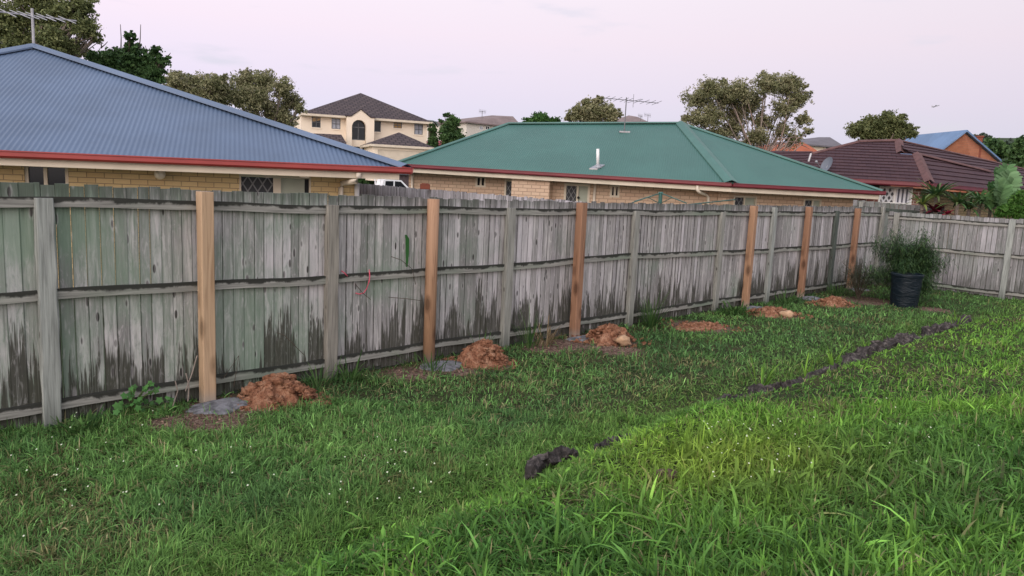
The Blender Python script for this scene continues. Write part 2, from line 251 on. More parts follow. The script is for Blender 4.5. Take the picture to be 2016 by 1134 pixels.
# ------------------------------------------------------------------ mesh helpers
def tag(o, label=None, cat=None, group=None, kind=None):
    if label: o['label'] = label
    if cat: o['category'] = cat
    if group: o['group'] = group
    if kind: o['kind'] = kind
    return o
def empty(name, loc, label=None, cat=None, group=None, rz=0):
    o = bpy.data.objects.new(name, None); C.objects.link(o); o.location = loc; o.rotation_euler = (0, 0, rz); o.empty_display_size = .2
    return tag(o, label, cat, group)
def world_mat(p):
    m = Matrix.Identity(4)
    while p is not None: m = Matrix.LocRotScale(p.location, p.rotation_euler, p.scale) @ m; p = p.parent
    return m
class MB:
    def __init__(s): s.v = []; s.f = []; s.mi = []; s.var = []; s.edge = []; s.cm = 0; s.cv = 0.; s.across = False
    def add(s, vs, fs, edge=None):
        b = len(s.v); s.v += [Vector(q) for q in vs]; s.var += [s.cv] * len(vs); s.edge += (edge or [0.] * len(vs))
        for f in fs: s.f.append([b + i for i in f]); s.mi.append(s.cm)
        return s
    def hexa(s, q):                       # 8 corners: bottom 4, top 4 (same order)
        return s.add(q, [(3, 2, 1, 0), (4, 5, 6, 7), (0, 1, 5, 4), (1, 2, 6, 5), (2, 3, 7, 6), (3, 0, 4, 7)], [0.] * 4 + [1.] * 4)
    def box(s, a, b, R=None):
        x0, y0, z0 = a; x1, y1, z1 = b; q = [(x0, y0, z0), (x1, y0, z0), (x1, y1, z0), (x0, y1, z0), (x0, y0, z1), (x1, y0, z1), (x1, y1, z1), (x0, y1, z1)]
        return s.hexa([R @ Vector(t) for t in q] if R else q)
    def slab(s, p0, p1, n, th, z0, z1):   # vertical slab from p0 to p1 (plan), thickness along n
        o = n * th; a = Vector((p0[0], p0[1], 0)); b = Vector((p1[0], p1[1], 0))
        return s.hexa([a + Vector((0, 0, z0)), b + Vector((0, 0, z0)), b + o + Vector((0, 0, z0)), a + o + Vector((0, 0, z0)),
                       a + Vector((0, 0, z1)), b + Vector((0, 0, z1)), b + o + Vector((0, 0, z1)), a + o + Vector((0, 0, z1))])
    def beam(s, p, q, w_, h_, up=Vector((0, 0, 1))):
        p = Vector(p); q = Vector(q); d = (q - p).normalized(); sd_ = d.cross(up)
        if sd_.length < 1e-4: sd_ = d.cross(Vector((1, 0, 0)))
        sd_.normalize(); u = sd_.cross(d); a = sd_ * w_ / 2; b = u * h_ / 2
        return s.hexa([p - a - b, q - a - b, q + a - b, p + a - b, p - a + b, q - a + b, q + a + b, p + a + b])
    def tube(s, pts, r, n=7, cap=True):
        pts = [Vector(p) for p in pts]; rs = r if isinstance(r, (list, tuple)) else [r] * len(pts); b = len(s.v); vs = []
        for i, p in enumerate(pts):
            d = (pts[min(i + 1, len(pts) - 1)] - pts[max(i - 1, 0)]).normalized(); a = d.cross(Vector((0, 0, 1)) if abs(d.z) < .95 else Vector((1, 0, 0))).normalized(); c = d.cross(a)
            vs += [p + (a * math.cos(t) + c * math.sin(t)) * rs[i] for t in (2 * math.pi * k / n for k in range(n))]
        fs = [(i * n + k, i * n + (k + 1) % n, (i + 1) * n + (k + 1) % n, (i + 1) * n + k) for i in range(len(pts) - 1) for k in range(n)]
        if cap: fs += [tuple(range(n - 1, -1, -1)), tuple((len(pts) - 1) * n + k for k in range(n))]
        return s.add(vs, fs)
    def poly(s, pts, f=None): return s.add(pts, f or [tuple(range(len(pts)))])
    def ball(s, c, r, nu=10, nv=7, sc_=(1, 1, 1), jit=0):
        vs = []; c = Vector(c)
        for i in range(nv + 1):
            for k in range(nu):
                th = math.pi * i / nv; ph = 2 * math.pi * k / nu; d = Vector((math.sin(th) * math.cos(ph), math.sin(th) * math.sin(ph), math.cos(th)))
                rr = r * (1 + (jit * mn.noise(d * 1.7 + c * 5) if jit else 0)); vs.append(c + Vector((d.x * sc_[0], d.y * sc_[1], d.z * sc_[2])) * rr)
        return s.add(vs, [(i * nu + k, (i + 1) * nu + k, (i + 1) * nu + (k + 1) % nu, i * nu + (k + 1) % nu) for i in range(nv) for k in range(nu)])
    def build(s, name, mats, parent=None, smooth=False, world=True, uv=True):
        me = bpy.data.meshes.new(name); vs = s.v
        if parent is not None and world: iv = world_mat(parent).inverted(); vl = [iv @ q for q in vs]
        else: vl = vs
        me.from_pydata([tuple(q) for q in vl], [], s.f)
        for m_ in (mats if isinstance(mats, (list, tuple)) else [mats]): me.materials.append(m_)
        me.polygons.foreach_set('material_index', s.mi)
        if smooth: me.polygons.foreach_set('use_smooth', [True] * len(me.polygons))
        at = me.attributes.new('var', 'FLOAT', 'POINT'); at.data.foreach_set('value', s.var)
        at = me.attributes.new('edge', 'FLOAT', 'POINT'); at.data.foreach_set('value', s.edge)
        if uv:
            ul = me.uv_layers.new(name='UVMap'); buf = [0.] * (2 * len(me.loops)); li = 0
            for f in s.f:
                p = [vs[i] for i in f]; n = Vector((0, 0, 0))
                for i in range(len(p)): n += (p[i]).cross(p[(i + 1) % len(p)])
                if n.length < 1e-12: n = Vector((0, 0, 1))
                n.normalize()
                if n.z < -.999 or n.z > .999: t = Vector((1, 0, 0))
                else: t = Vector((0, 0, 1)).cross(n).normalized()
                b = n.cross(t)
                if b.z < 0: b = -b
                for q in p: buf[2 * li] = q.dot(t); buf[2 * li + 1] = q.dot(b); li += 1
            ul.data.foreach_set('uv', buf)
        if s.across: at = me.attributes.new('edge2', 'FLOAT', 'POINT'); at.data.foreach_set('value', [(-1., 1., 1., -1.)[i % 4] for i in range(len(s.v))])
        me.update(); o = bpy.data.objects.new(name, me); C.objects.link(o); o.parent = parent; return o
def big_mesh(name, verts, quads, tris, col, mat, parent=None, smooth=True):
    """numpy mesh: verts (n,3), quads (a,4), tris (b,3), col (n,3)"""
    me = bpy.data.meshes.new(name); nv = len(verts); nq = len(quads); nt = len(tris)
    me.vertices.add(nv); me.vertices.foreach_set('co', np.ascontiguousarray(verts, dtype=np.float32).ravel())
    lt = np.concatenate([quads.ravel(), tris.ravel()]) if nt else quads.ravel()
    me.loops.add(len(lt)); me.loops.foreach_set('vertex_index', lt.astype(np.int32))
    tot = np.concatenate([np.full(nq, 4), np.full(nt, 3)]).astype(np.int32); st = np.concatenate([[0], np.cumsum(tot)[:-1]]).astype(np.int32)
    me.polygons.add(nq + nt); me.polygons.foreach_set('loop_start', st); me.polygons.foreach_set('loop_total', tot)
    if smooth: me.polygons.foreach_set('use_smooth', np.ones(nq + nt, dtype=bool))
    me.update(calc_edges=True)
    a = me.attributes.new('col', 'FLOAT_COLOR', 'POINT'); c4 = np.ones((nv, 4), np.float32); c4[:, :3] = col; a.data.foreach_set('color', c4.ravel())
    me.materials.append(mat); o = bpy.data.objects.new(name, me); C.objects.link(o)
    if parent is not None: o.parent = parent; o.matrix_parent_inverse = world_mat(parent).inverted()
    return o
_tab = rng.random((256, 256))
def vn(x, y):
    xi = np.floor(x).astype(int); yi = np.floor(y).astype(int); fx = x - xi; fy = y - yi; fx = fx * fx * (3 - 2 * fx); fy = fy * fy * (3 - 2 * fy)
    g = lambda i, j: _tab[i % 256, j % 256]
    return (g(xi, yi) * (1 - fx) + g(xi + 1, yi) * fx) * (1 - fy) + (g(xi, yi + 1) * (1 - fx) + g(xi + 1, yi + 1) * fx) * fy
def fbm(x, y, o=4): return sum(vn(x * 2 ** k + 17 * k, y * 2 ** k + 31 * k) * .5 ** (k + 1) for k in range(o))
def sstep(a, b, x): t = np.clip((x - a) / (b - a), 0, 1); return t * t * (3 - 2 * t)
# ------------------------------------------------------------------ the setting: terrain
EDGE = [G(480, 1180), G(640, 1115), G(760, 1072), G(880, 1025), G(1035, 965), G(1200, 885), G(1350, 812), G(1500, 785), G(1700, 708), G(1890, 645)]
EP = np.array([[-2.6, 1.2]] + [[p.x, p.y] for p in EDGE] + [[9.6, 13.6], [12, 16.0], [16, 19]])
def edge_dist(x, y):                       # positive on the raised (right hand) side
    best = np.full(x.shape, 1e9); sg_ = np.ones(x.shape)
    for a, b in zip(EP[:-1], EP[1:]):
        d = b - a; L2 = d @ d; t = np.clip(((x - a[0]) * d[0] + (y - a[1]) * d[1]) / L2, 0, 1)
        px = x - a[0] - t * d[0]; py = y - a[1] - t * d[1]; r = np.hypot(px, py); cr2 = (d[1] * px - d[0] * py)
        m = r < best; best = np.where(m, r, best); sg_ = np.where(m, np.sign(cr2), sg_)
    return best * sg_
def lawn_z(x, y):
    d = edge_dist(x, y); return .17 * sstep(-.12, .35, d) + .17 * sstep(.2, 2.5, d) + .05 * (fbm(x * .9, y * .9, 3) - .45) + .02 * (fbm(x * 5, y * 5, 2) - .4) * sstep(.0, .3, np.abs(d) + .2)
def lz(x, y): return float(lawn_z(np.array([x]), np.array([y]))[0])
FD = Vector((.70952, .70469, 0)); FN = Vector((-.70469, .70952, 0)); F0 = Vector((-3.505, 5.5, 0)); FANG = math.atan2(FD.y, FD.x)
def FP(s, y=0, z=0): return F0 + FD * s + FN * y + Vector((0, 0, z))
MOUNDS = []                                # (centre, radius) places kept free of grass
def mk_lawn():
    n = 330; xs = np.linspace(-9, 22, n); ys = np.linspace(-2.5, 26, n); X, Y = np.meshgrid(xs, ys); Z = lawn_z(X, Y)
    v = np.stack([X.ravel(), Y.ravel(), Z.ravel()], 1)
    i = np.arange(n - 1); I, J = np.meshgrid(i, i); a = (J * n + I).ravel(); q = np.stack([a, a + 1, a + n + 1, a + n], 1)
    # keep only this side of the palings
    c = v[q].mean(1); s_ = (c[:, 0] - F0.x) * FN.x + (c[:, 1] - F0.y) * FN.y; q = q[s_ < .13]
    o = big_mesh('lawn', v, q, np.zeros((0, 3), int), np.zeros((len(v), 3)), M['lawn']); me = o.data
    bare = bare_at(v[:, 0], v[:, 1]); at = me.attributes.new('bare', 'FLOAT', 'POINT'); at.data.foreach_set('value', bare.astype(np.float32)); tag(o, kind='structure')
    o['label'] = 'uneven green lawn soil stepping up to a raised bank'
def bare_at(x, y):
    b = np.zeros(x.shape)
    for c, r in MOUNDS: b = np.maximum(b, 1 - sstep(.75 * r, 1.15 * r + .05, np.hypot(x - c[0], y - c[1]) + .3 * r * (fbm(x * 7, y * 7, 2) - .4)))
    return b
def terr(x, y):
    z = -.06 + 0 * x; z = z + sstep(62, 84, y) * 3.0 + sstep(84, 210, y) * 4.8 - 1.5 * sstep(38, 90, x) * sstep(20, 60, y) * (y < 400)
    return z + 21 * np.exp(-((x - 190) / 60) ** 2 - ((y - 300) / 80) ** 2) + sstep(400, 1500, y) * 4
def mk_terrain():
    xs = np.concatenate([np.linspace(-2500, -160, 14), np.linspace(-150, 330, 90), np.linspace(350, 2500, 14)]); ys = np.concatenate([np.linspace(-60, -10, 4), np.linspace(-5, 420, 90), np.linspace(450, 4500, 16)])
    X, Y = np.meshgrid(xs, ys); Z = terr(X, Y); v = np.stack([X.ravel(), Y.ravel(), Z.ravel()], 1); n = len(xs)
    I, J = np.meshgrid(np.arange(n - 1), np.arange(len(ys) - 1)); a = (J * n + I).ravel(); q = np.stack([a, a + 1, a + n + 1, a + n], 1)
    tag(big_mesh('ground', v, q, np.zeros((0, 3), int), np.zeros((len(v), 3)), M['ground']), 'green neighbourhood ground rising gently to far hill', kind='structure')
mk_terrain()
# ------------------------------------------------------------------ long boundary fence
POSTS = [-2.45, 0.0, 2.45, 4.885, 7.44, 9.87, 11.72, 14.58, 17.25]
fence = empty('boundary_fence', F0, 'long weathered grey paling fence with mould stains crossing behind the new posts', 'fence', rz=FANG)
def palings(parent, s0, s1, top0, top1, y=.08, bot=.06, wd=.098, ground=None, mat=None, name='paling_panel', th=.015):
    b = MB(); b.across = True; s = s0
    while s < s1 - .02:
        wv = wd * random.uniform(.82, 1.08); e = min(s + wv, s1); t = (s - s0) / (s1 - s0); z1 = top0 + (top1 - top0) * t + random.uniform(-.012, .012)
        b.cv = random.random(); tw = random.uniform(-.004, .004); g = random.choice([.002, .003, .004, .004, .008]); ln = random.uniform(-.003, .003); z0 = bot + random.uniform(-.02, .02)
        yo = y + random.uniform(0, .004); q = [(s + g, yo + tw, z0), (e, yo - tw, z0), (e, yo - tw + th, z0), (s + g, yo + tw + th, z0),
             (s + g + ln, yo + tw, z1), (e + ln, yo - tw, z1 + random.uniform(-.004, .004)), (e + ln, yo - tw + th, z1), (s + g + ln, yo + tw + th, z1)]
        b.hexa(q); s = e
    return b.build(name, mat or M['pale'], parent, world=False)
def rail(parent, name, s0, s1, z0, z1, h=.078, y0=.038, y1=.078, mat=None):
    b = MB(); b.cv = random.random(); n = 10
    for k in range(n):
        a = s0 + (s1 - s0) * k / n; c = s0 + (s1 - s0) * (k + 1) / n; za = z0 + (z1 - z0) * k / n; zc = z0 + (z1 - z0) * (k + 1) / n
        sag = lambda s: .006 * math.sin(s * 2.1) + .004 * math.sin(s * 5.3)
        b.hexa([(a, y0, za + sag(a)), (c, y0, zc + sag(c)), (c, y1, zc + sag(c)), (a, y1, za + sag(a)), (a, y0, za + sag(a) + h), (c, y0, zc + sag(c) + h), (c, y1, zc + sag(c) + h), (a, y1, za + sag(a) + h)])
    b.f = [f for i, f in enumerate(b.f) if not ((i % 6 == 3 and i // 6 < n - 1) or (i % 6 == 5 and i // 6 > 0))]; b.mi = b.mi[:len(b.f)]
    return b.build(name, mat or M['rail'], parent, world=False)
def topz(s): return float(np.interp(s, [-3, -.26, 1.13, 2.46, 3.65, 6.1, 11, 17.3], [1.885, 1.88, 1.86, 1.845, 1.825, 1.82, 1.82, 1.835]))
def railt(s): return float(np.interp(s, [-3, -.27, 2.4, 5, 8.6, 17], [1.73, 1.71, 1.665, 1.655, 1.645, 1.63]))
def railm(s): return float(np.interp(s, [-3, -.3, 1.1, 2.4, 4.8, 7.4, 8.7, 10.7, 17], [1.01, 1.005, .985, .975, .975, 1.015, .985, .955, .93]))
def railb(s): return float(np.interp(s, [-3, -.3, 6, 17], [.13, .125, .145, .10]))
for a, b_ in zip(POSTS[:-1], POSTS[1:]):
    palings(fence, a, b_, topz(a), topz(b_), bot=.02)
    rail(fence, 'top_rail', a, b_, railt(a), railt(b_)); rail(fence, 'middle_rail', a, b_, railm(a), railm(b_)); rail(fence, 'bottom_rail', a, b_, railb(a), railb(b_))
b = MB(); b.box((-2.45, .098, -.05), (17.2, .12, .16)); b.build('plinth_board', M['post_dark'], fence, world=False)
def post_mesh(w_, d, top, lean=0., bow=0., jag=.006):
    b = MB(); n = 14; rows = []
    for k in range(n + 1):
        z = -.15 + (top + .15) * k / n; x = lean * z / top + bow * math.sin(math.pi * k / n); j = [random.uniform(-jag, jag) for _ in range(4)]; c = .008
        rows += [(x - w_ / 2 + c + j[0], 0, z), (x + w_ / 2 - c + j[1], 0, z), (x + w_ / 2 + j[1], c, z), (x + w_ / 2 + j[2], d - c, z), (x + w_ / 2 - c, d, z), (x - w_ / 2 + c, d, z), (x - w_ / 2 + j[3], d - c, z), (x - w_ / 2 + j[0], c, z)]
    fs = [(i * 8 + k, i * 8 + (k + 1) % 8, (i + 1) * 8 + (k + 1) % 8, (i + 1) * 8 + k) for i in range(n) for k in range(8)] + [tuple(range(7, -1, -1)), tuple(n * 8 + k for k in range(8))]
    b.add(rows, fs); return b
for i, s in enumerate(POSTS[1:]):
    mt = ['post_green', 'post_brown', 'post', 'post', 'post', 'post_green', 'post_dark', 'post'][i]
    top = [1.775, 1.745, 1.735, 1.71, 1.70, 1.79, 1.74, 1.84][i]
    o = post_mesh(.125, .072, top, lean=random.uniform(-.012, .012), bow=.004).build('post', M[mt], fence, world=False); o.location = (s, 0, 0)
# new posts set in concrete
def dome(name, c, rx, ry, h, mat, parent=None, seed=0, n=26, power=1.0, lump=.5, freq=9, flat=False, rot=0, clods=0):
    """irregular heap of soil or slump of concrete with its own skirt down into the lawn"""
    b = MB(); vs = []; fs = []; rings = 30
    vs.append((0, 0, 0))
    for i in range(rings + 1):
        for k in range(n * 2):
            th = math.pi * k / n; r = i / rings; q = Vector((math.cos(th) * 2.1 + seed, math.sin(th) * 2.1, seed * .7)); R = 1 + .28 * mn.noise(q) + .12 * mn.noise(q * 3)
            x = math.cos(th) * rx * R * r; y = math.sin(th) * ry * R * r; x, y = x * math.cos(rot) - y * math.sin(rot), x * math.sin(rot) + y * math.cos(rot)
            X = c[0] + x; Y = c[1] + y; g = lz(X, Y); base = (1 - r ** 3) if flat else (1 - r) ** power * (1 + .6 * r)
            nz = mn.fractal(Vector((X * freq, Y * freq, seed)), .8, 2.1, 5) if not flat else .25 * mn.noise(Vector((X * 14, Y * 14, seed)))
            z = g + h * base + (h if not flat else .6 * h) * lump * .42 * nz * (1 - r ** 6) + .004 - .05 * (r > .99) + (0 if flat else .011 * mn.noise(Vector((X * 45, Y * 45, seed))) + .008 * mn.noise(Vector((X * 95, Y * 95, seed))))
            jx = (0 if flat else .05 * h * mn.noise(Vector((X * 22, Y * 22, 3 + seed)))); vs.append((X + jx, Y - jx, z))
    vs[0] = (c[0], c[1], sum(v[2] for v in vs[1:2 * n + 1]) / (2 * n)); m_ = 2 * n
    fs = [(0, 1 + k, 1 + (k + 1) % m_) for k in range(m_)] + [(1 + i * m_ + k, 1 + (i + 1) * m_ + k, 1 + (i + 1) * m_ + (k + 1) % m_, 1 + i * m_ + (k + 1) % m_) for i in range(rings) for k in range(m_)]
    b.add(vs, fs)
    for k in range(clods):
        th = random.uniform(0, 6.28); r = random.uniform(.05, 1.5) ** .9; X = c[0] + rx * r * math.cos(th) * 1.05; Y = c[1] + ry * r * math.sin(th) * 1.05; s = (random.choice([.006, .008, .010, .013, .018, .026]) * random.uniform(.8, 1.3)) * (1.2 if r < .8 else .8) * (1 + h)
        g = lz(X, Y); zt = g + h * max(0, (1 - r)) ** power * (1 + .6 * min(r, 1)); b.ball((X, Y, zt + s * .3), s, 7, 5, (1.2, .9, .8), 1.4)
    MOUNDS.append(((c[0], c[1]), max(rx, ry) * 1.0)); return b.build(name, mat, parent, smooth=True, uv=False)
NEW = [(1.19, 'pine_pale', 1.85, 'pale tan new timber post, nearest the left', 404), (3.66, 'pine_mid', 1.825, 'round faced tan new timber post beside a tall clay heap', 850),
       (6.15, 'pine_orange', 1.815, 'orange new timber post with dark knots beside a lumpy clay heap', 1142), (10.83, 'pine_mid', 1.815, 'orange brown new post beside the clay heap with a pale stone', 1475),
       (13.08, 'pine_orange', 1.815, 'knotty orange new post fourth of the far group, beside small clay heap', 1590), (15.57, 'pine_orange', 1.80, 'farthest new timber post next to the wispy shrub', 1686)]
NEW[4] = (13.08, 'pine_orange', 1.815, 'knotty orange new post between the two farthest clay heaps', 1590)
for i, (s, mt, top, lab, _) in enumerate(NEW):
    p = FP(s, -.075); p.z = 0; r = empty('fence_post', p, lab + ', set in concrete', 'fence post', 'new timber posts set in concrete along the fence', rz=FANG)
    if i == 1: # rounded face
        b = MB(); b.tube([(0, .055, -.1), (0, .055, 1.0), (0, .055, top)], .066, 14); b.build('timber', M[mt], r, world=False, smooth=True)
    else:
        post_mesh(.112, .112, top, jag=.0015).build('timber', M[mt], r, world=False)
    q = FP(s + .06, -.20); dome('concrete_footing', (q.x, q.y), .30, .20, .035, M['concrete'], r, seed=i * 3.1, flat=True, rot=FANG)
    MOUNDS.pop(); MOUNDS.append(((q.x, q.y), .30 if i < 3 else .25))
HEAPS = [((552, 783), .34, .22, .22, 'clay', 'orange clay heap beside the leftmost new post, dark wet patch at its foot'), ((950, 710), .29, .22, .24, 'clay', 'conical orange brown clay heap right of the round new post'),
         ((1200, 670), .37, .24, .21, 'clay', 'lumpy orange clay heap beside the knotty third new post'), ((1522, 617), .45, .26, .10, 'clay', 'low clay heap with a pale stone at its right end'),
         ((1640, 598), .36, .22, .15, 'clay', 'small bright clay heap between the two farthest new posts'), ((1378, 640), .50, .30, .03, 'clay', 'flat scraped patch of orange clay in the lawn by an old post')]
for i, ((x, y), rx, ry, h, mt, lab) in enumerate(HEAPS):
    g = G(x, y, .02); o = dome('dirt_mound', (g.x, g.y), rx, ry, h, M[mt], None, seed=i * 5.7 + 1, power=1.15, rot=FANG if i != 1 else .3, clods=340 if h > .05 else 130, n=48, freq=12, lump=.68 if h > .05 else .4)
    tag(o, lab, 'dirt mound', 'clay heaps dug out beside the new posts')
for i, (x, y, r) in enumerate([(420, 825, .33), (340, 832, .18), (490, 800, .22), (810, 735, .28), (900, 728, .22), (1110, 682, .35), (1215, 690, .32), (1080, 686, .3), (1700, 592, .6), (1840, 610, .3)]): g = G(x, y); MOUNDS.append(((g.x, g.y), r))
g = G(1547, 619, .05); b = MB(); b.ball(g, .10, 12, 8, (1.3, .9, .62), .5); tag(b.build('stone', M['rock'], smooth=True), 'pale tan stone lying at the end of a low clay heap', 'stone')
g = G(1228, 671, .08); b = MB(); b.ball(g, .085, 12, 8, (1.1, .9, .75), .8); tag(b.build('clay_clod', M['rock'], smooth=True), 'tan rounded clod sitting on the edge of the lumpy clay heap', 'clod')
g = G(1312, 914, .30); b = MB(); b.ball((g.x, g.y, lz(g.x, g.y) + .02), .075, 14, 8, (1.1, .9, .5), .6); tag(b.build('stone', soil('stone_brown', (.17, .12, .09), (.10, .07, .05), (.24, .18, .14)), smooth=True), 'flat brown stone half buried in the bright grass', 'stone')
# edging of black crumbled timber along the step in the lawn
def edging(pts, w_, h_, seed, lab):
    b = MB(); vs = []; P_ = [G(x, y, .05) for x, y in pts]; n = 24 * (len(P_) - 1); path = []
    for k in range(n + 1):
        t = k / n * (len(P_) - 1); i = min(int(t), len(P_) - 2); path.append(P_[i].lerp(P_[i + 1], t - i))
    for k, p in enumerate(path):
        d = (path[min(k + 1, n)] - path[max(k - 1, 0)]); d.z = 0; d.normalize(); a = Vector((d.y, -d.x, 0)); f = min(1, min(k, n - k) / 2.5 + .15)
        for j in range(10):
            th = 2 * math.pi * j / 10; q = Vector((p.x * 7, p.y * 7, th * 1.3 + seed)); r = max(.25, 1 + .8 * mn.noise(q) + .6 * mn.noise(q * 2.7) + .5 * mn.noise(q * 6.1)); z = .07 + math.sin(th) * h_ * .62 * r * f
            vs.append(Vector((p.x, p.y, 0)) + a * (math.cos(th) * w_ * .62 * r * f - .02) + Vector((0, 0, max(-.03, z))))
    fs = [(i * 10 + k, i * 10 + (k + 1) % 10, (i + 1) * 10 + (k + 1) % 10, (i + 1) * 10 + k) for i in range(n) for k in range(10)] + [tuple(range(9, -1, -1)), tuple(n * 10 + k for k in range(10))]
    b.add(vs, fs); return tag(b.build('garden_edging', M['edge'], uv=False), lab, 'garden edging', 'pieces of black decayed edging along the lawn step')
edging([(1048, 945), (1064, 918), (1100, 905), (1140, 903)], .07, .085, 1, 'nearest piece of black crumpled edging poking through coarse grass')
edging([(1175, 892), (1215, 878), (1250, 868)], .06, .07, 7, 'small low black edging lump just past the nearest piece')
edging([(1340, 838), (1357, 828)], .05, .07, 4, 'tiny black stub of edging in the middle of the step')
edging([(1395, 805), (1430, 795), (1470, 790)], .07, .07, 3, 'thin half hidden strip of dark edging before the long lump')
edging([(1484, 790), (1520, 778), (1555, 775), (1585, 765)], .14, .15, 9, 'wide black lumpy edging length with ragged top')
edging([(1600, 755), (1635, 742), (1650, 735)], .10, .12, 5, 'short humped black edging piece beside tall blades')
edging([(1672, 727), (1710, 708), (1745, 690), (1775, 684), (1808, 674)], .15, .17, 12, 'longest black edging run, highest above the grass')
edging([(1825, 668), (1860, 655), (1895, 645), (1908, 636)], .14, .17, 14, 'farthest black edging piece near the black bin')
# pink cord looped on the middle rail
def fpx(x, y, yy=0.0):
    p = hit(x, y, F0 + FN * yy, FN); return p
b = MB(); b.tube([fpx(727, 531, .03), fpx(728, 545, .02), fpx(726, 556, .015), fpx(722, 568, .02), fpx(716, 577, .03), fpx(707, 579, .05), fpx(700, 577, .06)], .006, 6)
b.tube([fpx(672, 533, .05), fpx(679, 538, .03), fpx(684, 544, .03)], .006, 6); tag(b.build('cord', M['pink'], smooth=True), 'pink cord looped over the middle fence rail', 'cord')
# ------------------------------------------------------------------ right hand fence
SD = FN * -1.0; CORN = FP(17.35, .06); SANG = math.atan2(SD.y, SD.x)
sf = empty('side_fence', CORN, 'right hand grey paling fence meeting the long fence at the corner by the shrub', 'fence', rz=SANG)
# local x runs toward the camera side; local y (left) points behind that fence
for a, b_ in [(0.1, 2.55), (2.55, 5.0), (5.0, 7.4)]:
    palings(sf, a, b_, 1.74, 1.73, y=.08, bot=.03, mat=M['pale_far']); rail(sf, 'top_rail', a, b_, 1.57, 1.565, y0=.04, y1=.078); rail(sf, 'middle_rail', a, b_, .90, .90, y0=.04, y1=.078); rail(sf, 'bottom_rail', a, b_, .10, .095, y0=.04, y1=.078)
for s, mt in ((.3, 'post'), (2.62, 'post_green'), (5.0, 'post'), (7.4, 'post')):
    o = post_mesh(.12, .075, 1.72).build('post', M[mt], sf, world=False); o.location = (s, 0, 0)
# ------------------------------------------------------------------ fence between the blue and green houses, and one beyond the corner
def free_fence(name, a, b_, lab, za, zb, bot0=-.05, rails=False, mat='pale_far', group=None):
    a = Vector((a[0], a[1], 0)); b_ = Vector((b_[0], b_[1], 0)); d = b_ - a; L_ = d.length; r = empty(name, a, lab, 'fence', group, rz=math.atan2(d.y, d.x))
    palings(r, 0, L_, za, zb, y=0, bot=bot0, mat=M[mat], wd=.1)
    if rails:
        rail(r, 'top_rail', 0, L_, za - .22, zb - .22, y0=-.05, y1=-.002, mat=M['post_dark'])
        for k in range(int(L_ / 2.4) + 1):
            o = post_mesh(.1, .07, za - .03).build('post', M['post'], r, world=False); o.location = (k * 2.4 + .2, -.12, 0)
    return r
pa = P(700, 361, 21); pb = P(1148, 397.5, 10.1)
free_fence('paling_fence', pa, pb, 'grey paling fence running away between the blue and green roofed houses', pa.z, pb.z, mat='pale_mid')
pa = P(1680, 394, 19.5); pb = P(1860, 408, 18.6)
free_fence('paling_fence', pa, pb, 'dark railed paling fence beyond the corner, in front of the brick house with grille window', pa.z, pb.z, rails=True)
b = MB(); c = P(837, 367, 15.5); b.box((c.x - .1, c.y - .05, c.z - .06), (c.x + .1, c.y + .05, c.z + .05)); b.box((c.x - .07, c.y - .04, c.z + .05), (c.x + .07, c.y + .04, c.z + .062)); tag(b.build('brick', M['brick_pier']), 'dark red brick left on top of the far paling fence', 'brick')
# ------------------------------------------------------------------ house helpers
def wall_open(b, p0, e, n, s0, s1, z0, z1, ops, th=.11):
    """wall face in plan from p0 along e with openings [(s0,s1,z0,z1)], n points outward"""
    ss = sorted(set([s0, s1] + [v for o in ops for v in o[:2] if s0 < v < s1])); zs = sorted(set([z0, z1] + [v for o in ops for v in o[2:4] if z0 < v < z1])); Q = lambda s, z, d=0: p0 + e * s - n * d + Vector((0, 0, z - p0.z))
    for a, c in zip(ss[:-1], ss[1:]):
        for u, v in zip(zs[:-1], zs[1:]):
            ms, mz = (a + c) / 2, (u + v) / 2
            if any(o[0] < ms < o[1] and o[2] < mz < o[3] for o in ops): continue
            b.poly([Q(a, u), Q(c, u), Q(c, v), Q(a, v)])
    for o in ops:
        a, c, u, v = o; b.poly([Q(a, u), Q(a, v), Q(a, v, th), Q(a, u, th)]); b.poly([Q(c, u), Q(c, u, th), Q(c, v, th), Q(c, v)]); b.poly([Q(a, u), Q(a, u, th), Q(c, u, th), Q(c, u)]); b.poly([Q(a, v), Q(c, v), Q(c, v, th), Q(a, v, th)])
def corr_face(b, A, B_, chain, lam=.0762, amp=.0042, per=6):
    """corrugated sheet: eave A->B_, chain of 3D points from A's hip up and down to B_"""
    e = (B_ - A); W = e.length; e.normalize(); up = (chain[0] - A); up -= e * up.dot(e); up.normalize(); nr = e.cross(up)
    if nr.z < 0: nr = -nr
    cu_ = [0.] + [(c - A).dot(e) for c in chain] + [W]; cv_ = [0.] + [(c - A).dot(up) for c in chain] + [0.]
    n = int(W / lam * per); us = np.linspace(0, W, n + 1); vv = np.interp(us, cu_, cv_); vs = []
    for u, v in zip(us, vv):
        o = nr * (amp * math.sin(2 * math.pi * u / lam)); vs += [A + e * u + o - up * .03, A + e * u + up * float(v) + o]
    b.add(vs, [(2 * i, 2 * i + 2, 2 * i + 3, 2 * i + 1) for i in range(n)])
def gutter(b, A, B_, n, h=.098, d=.12, lift=.0):
    """quad gutter: box with rolled lip, top level with the roof edge, outside the fascia"""
    o = Vector((0, 0, 1)); A = A + o * lift; B_ = B_ + o * lift; pr = [(0, 0), (.0, -h), (d * .75, -h), (d, -h * .7), (d, -.012), (d + .012, -.006), (d + .012, .012), (d - .006, .012), (d - .006, -.02), (.01, -.02)]
    k = len(pr); vs = [A + n * x + o * z for x, z in pr] + [B_ + n * x + o * z for x, z in pr]; b.add(vs, [(i, (i + 1) % k, k + (i + 1) % k, k + i) for i in range(k)] + [tuple(range(k)), tuple(range(2 * k - 1, k - 1, -1))])
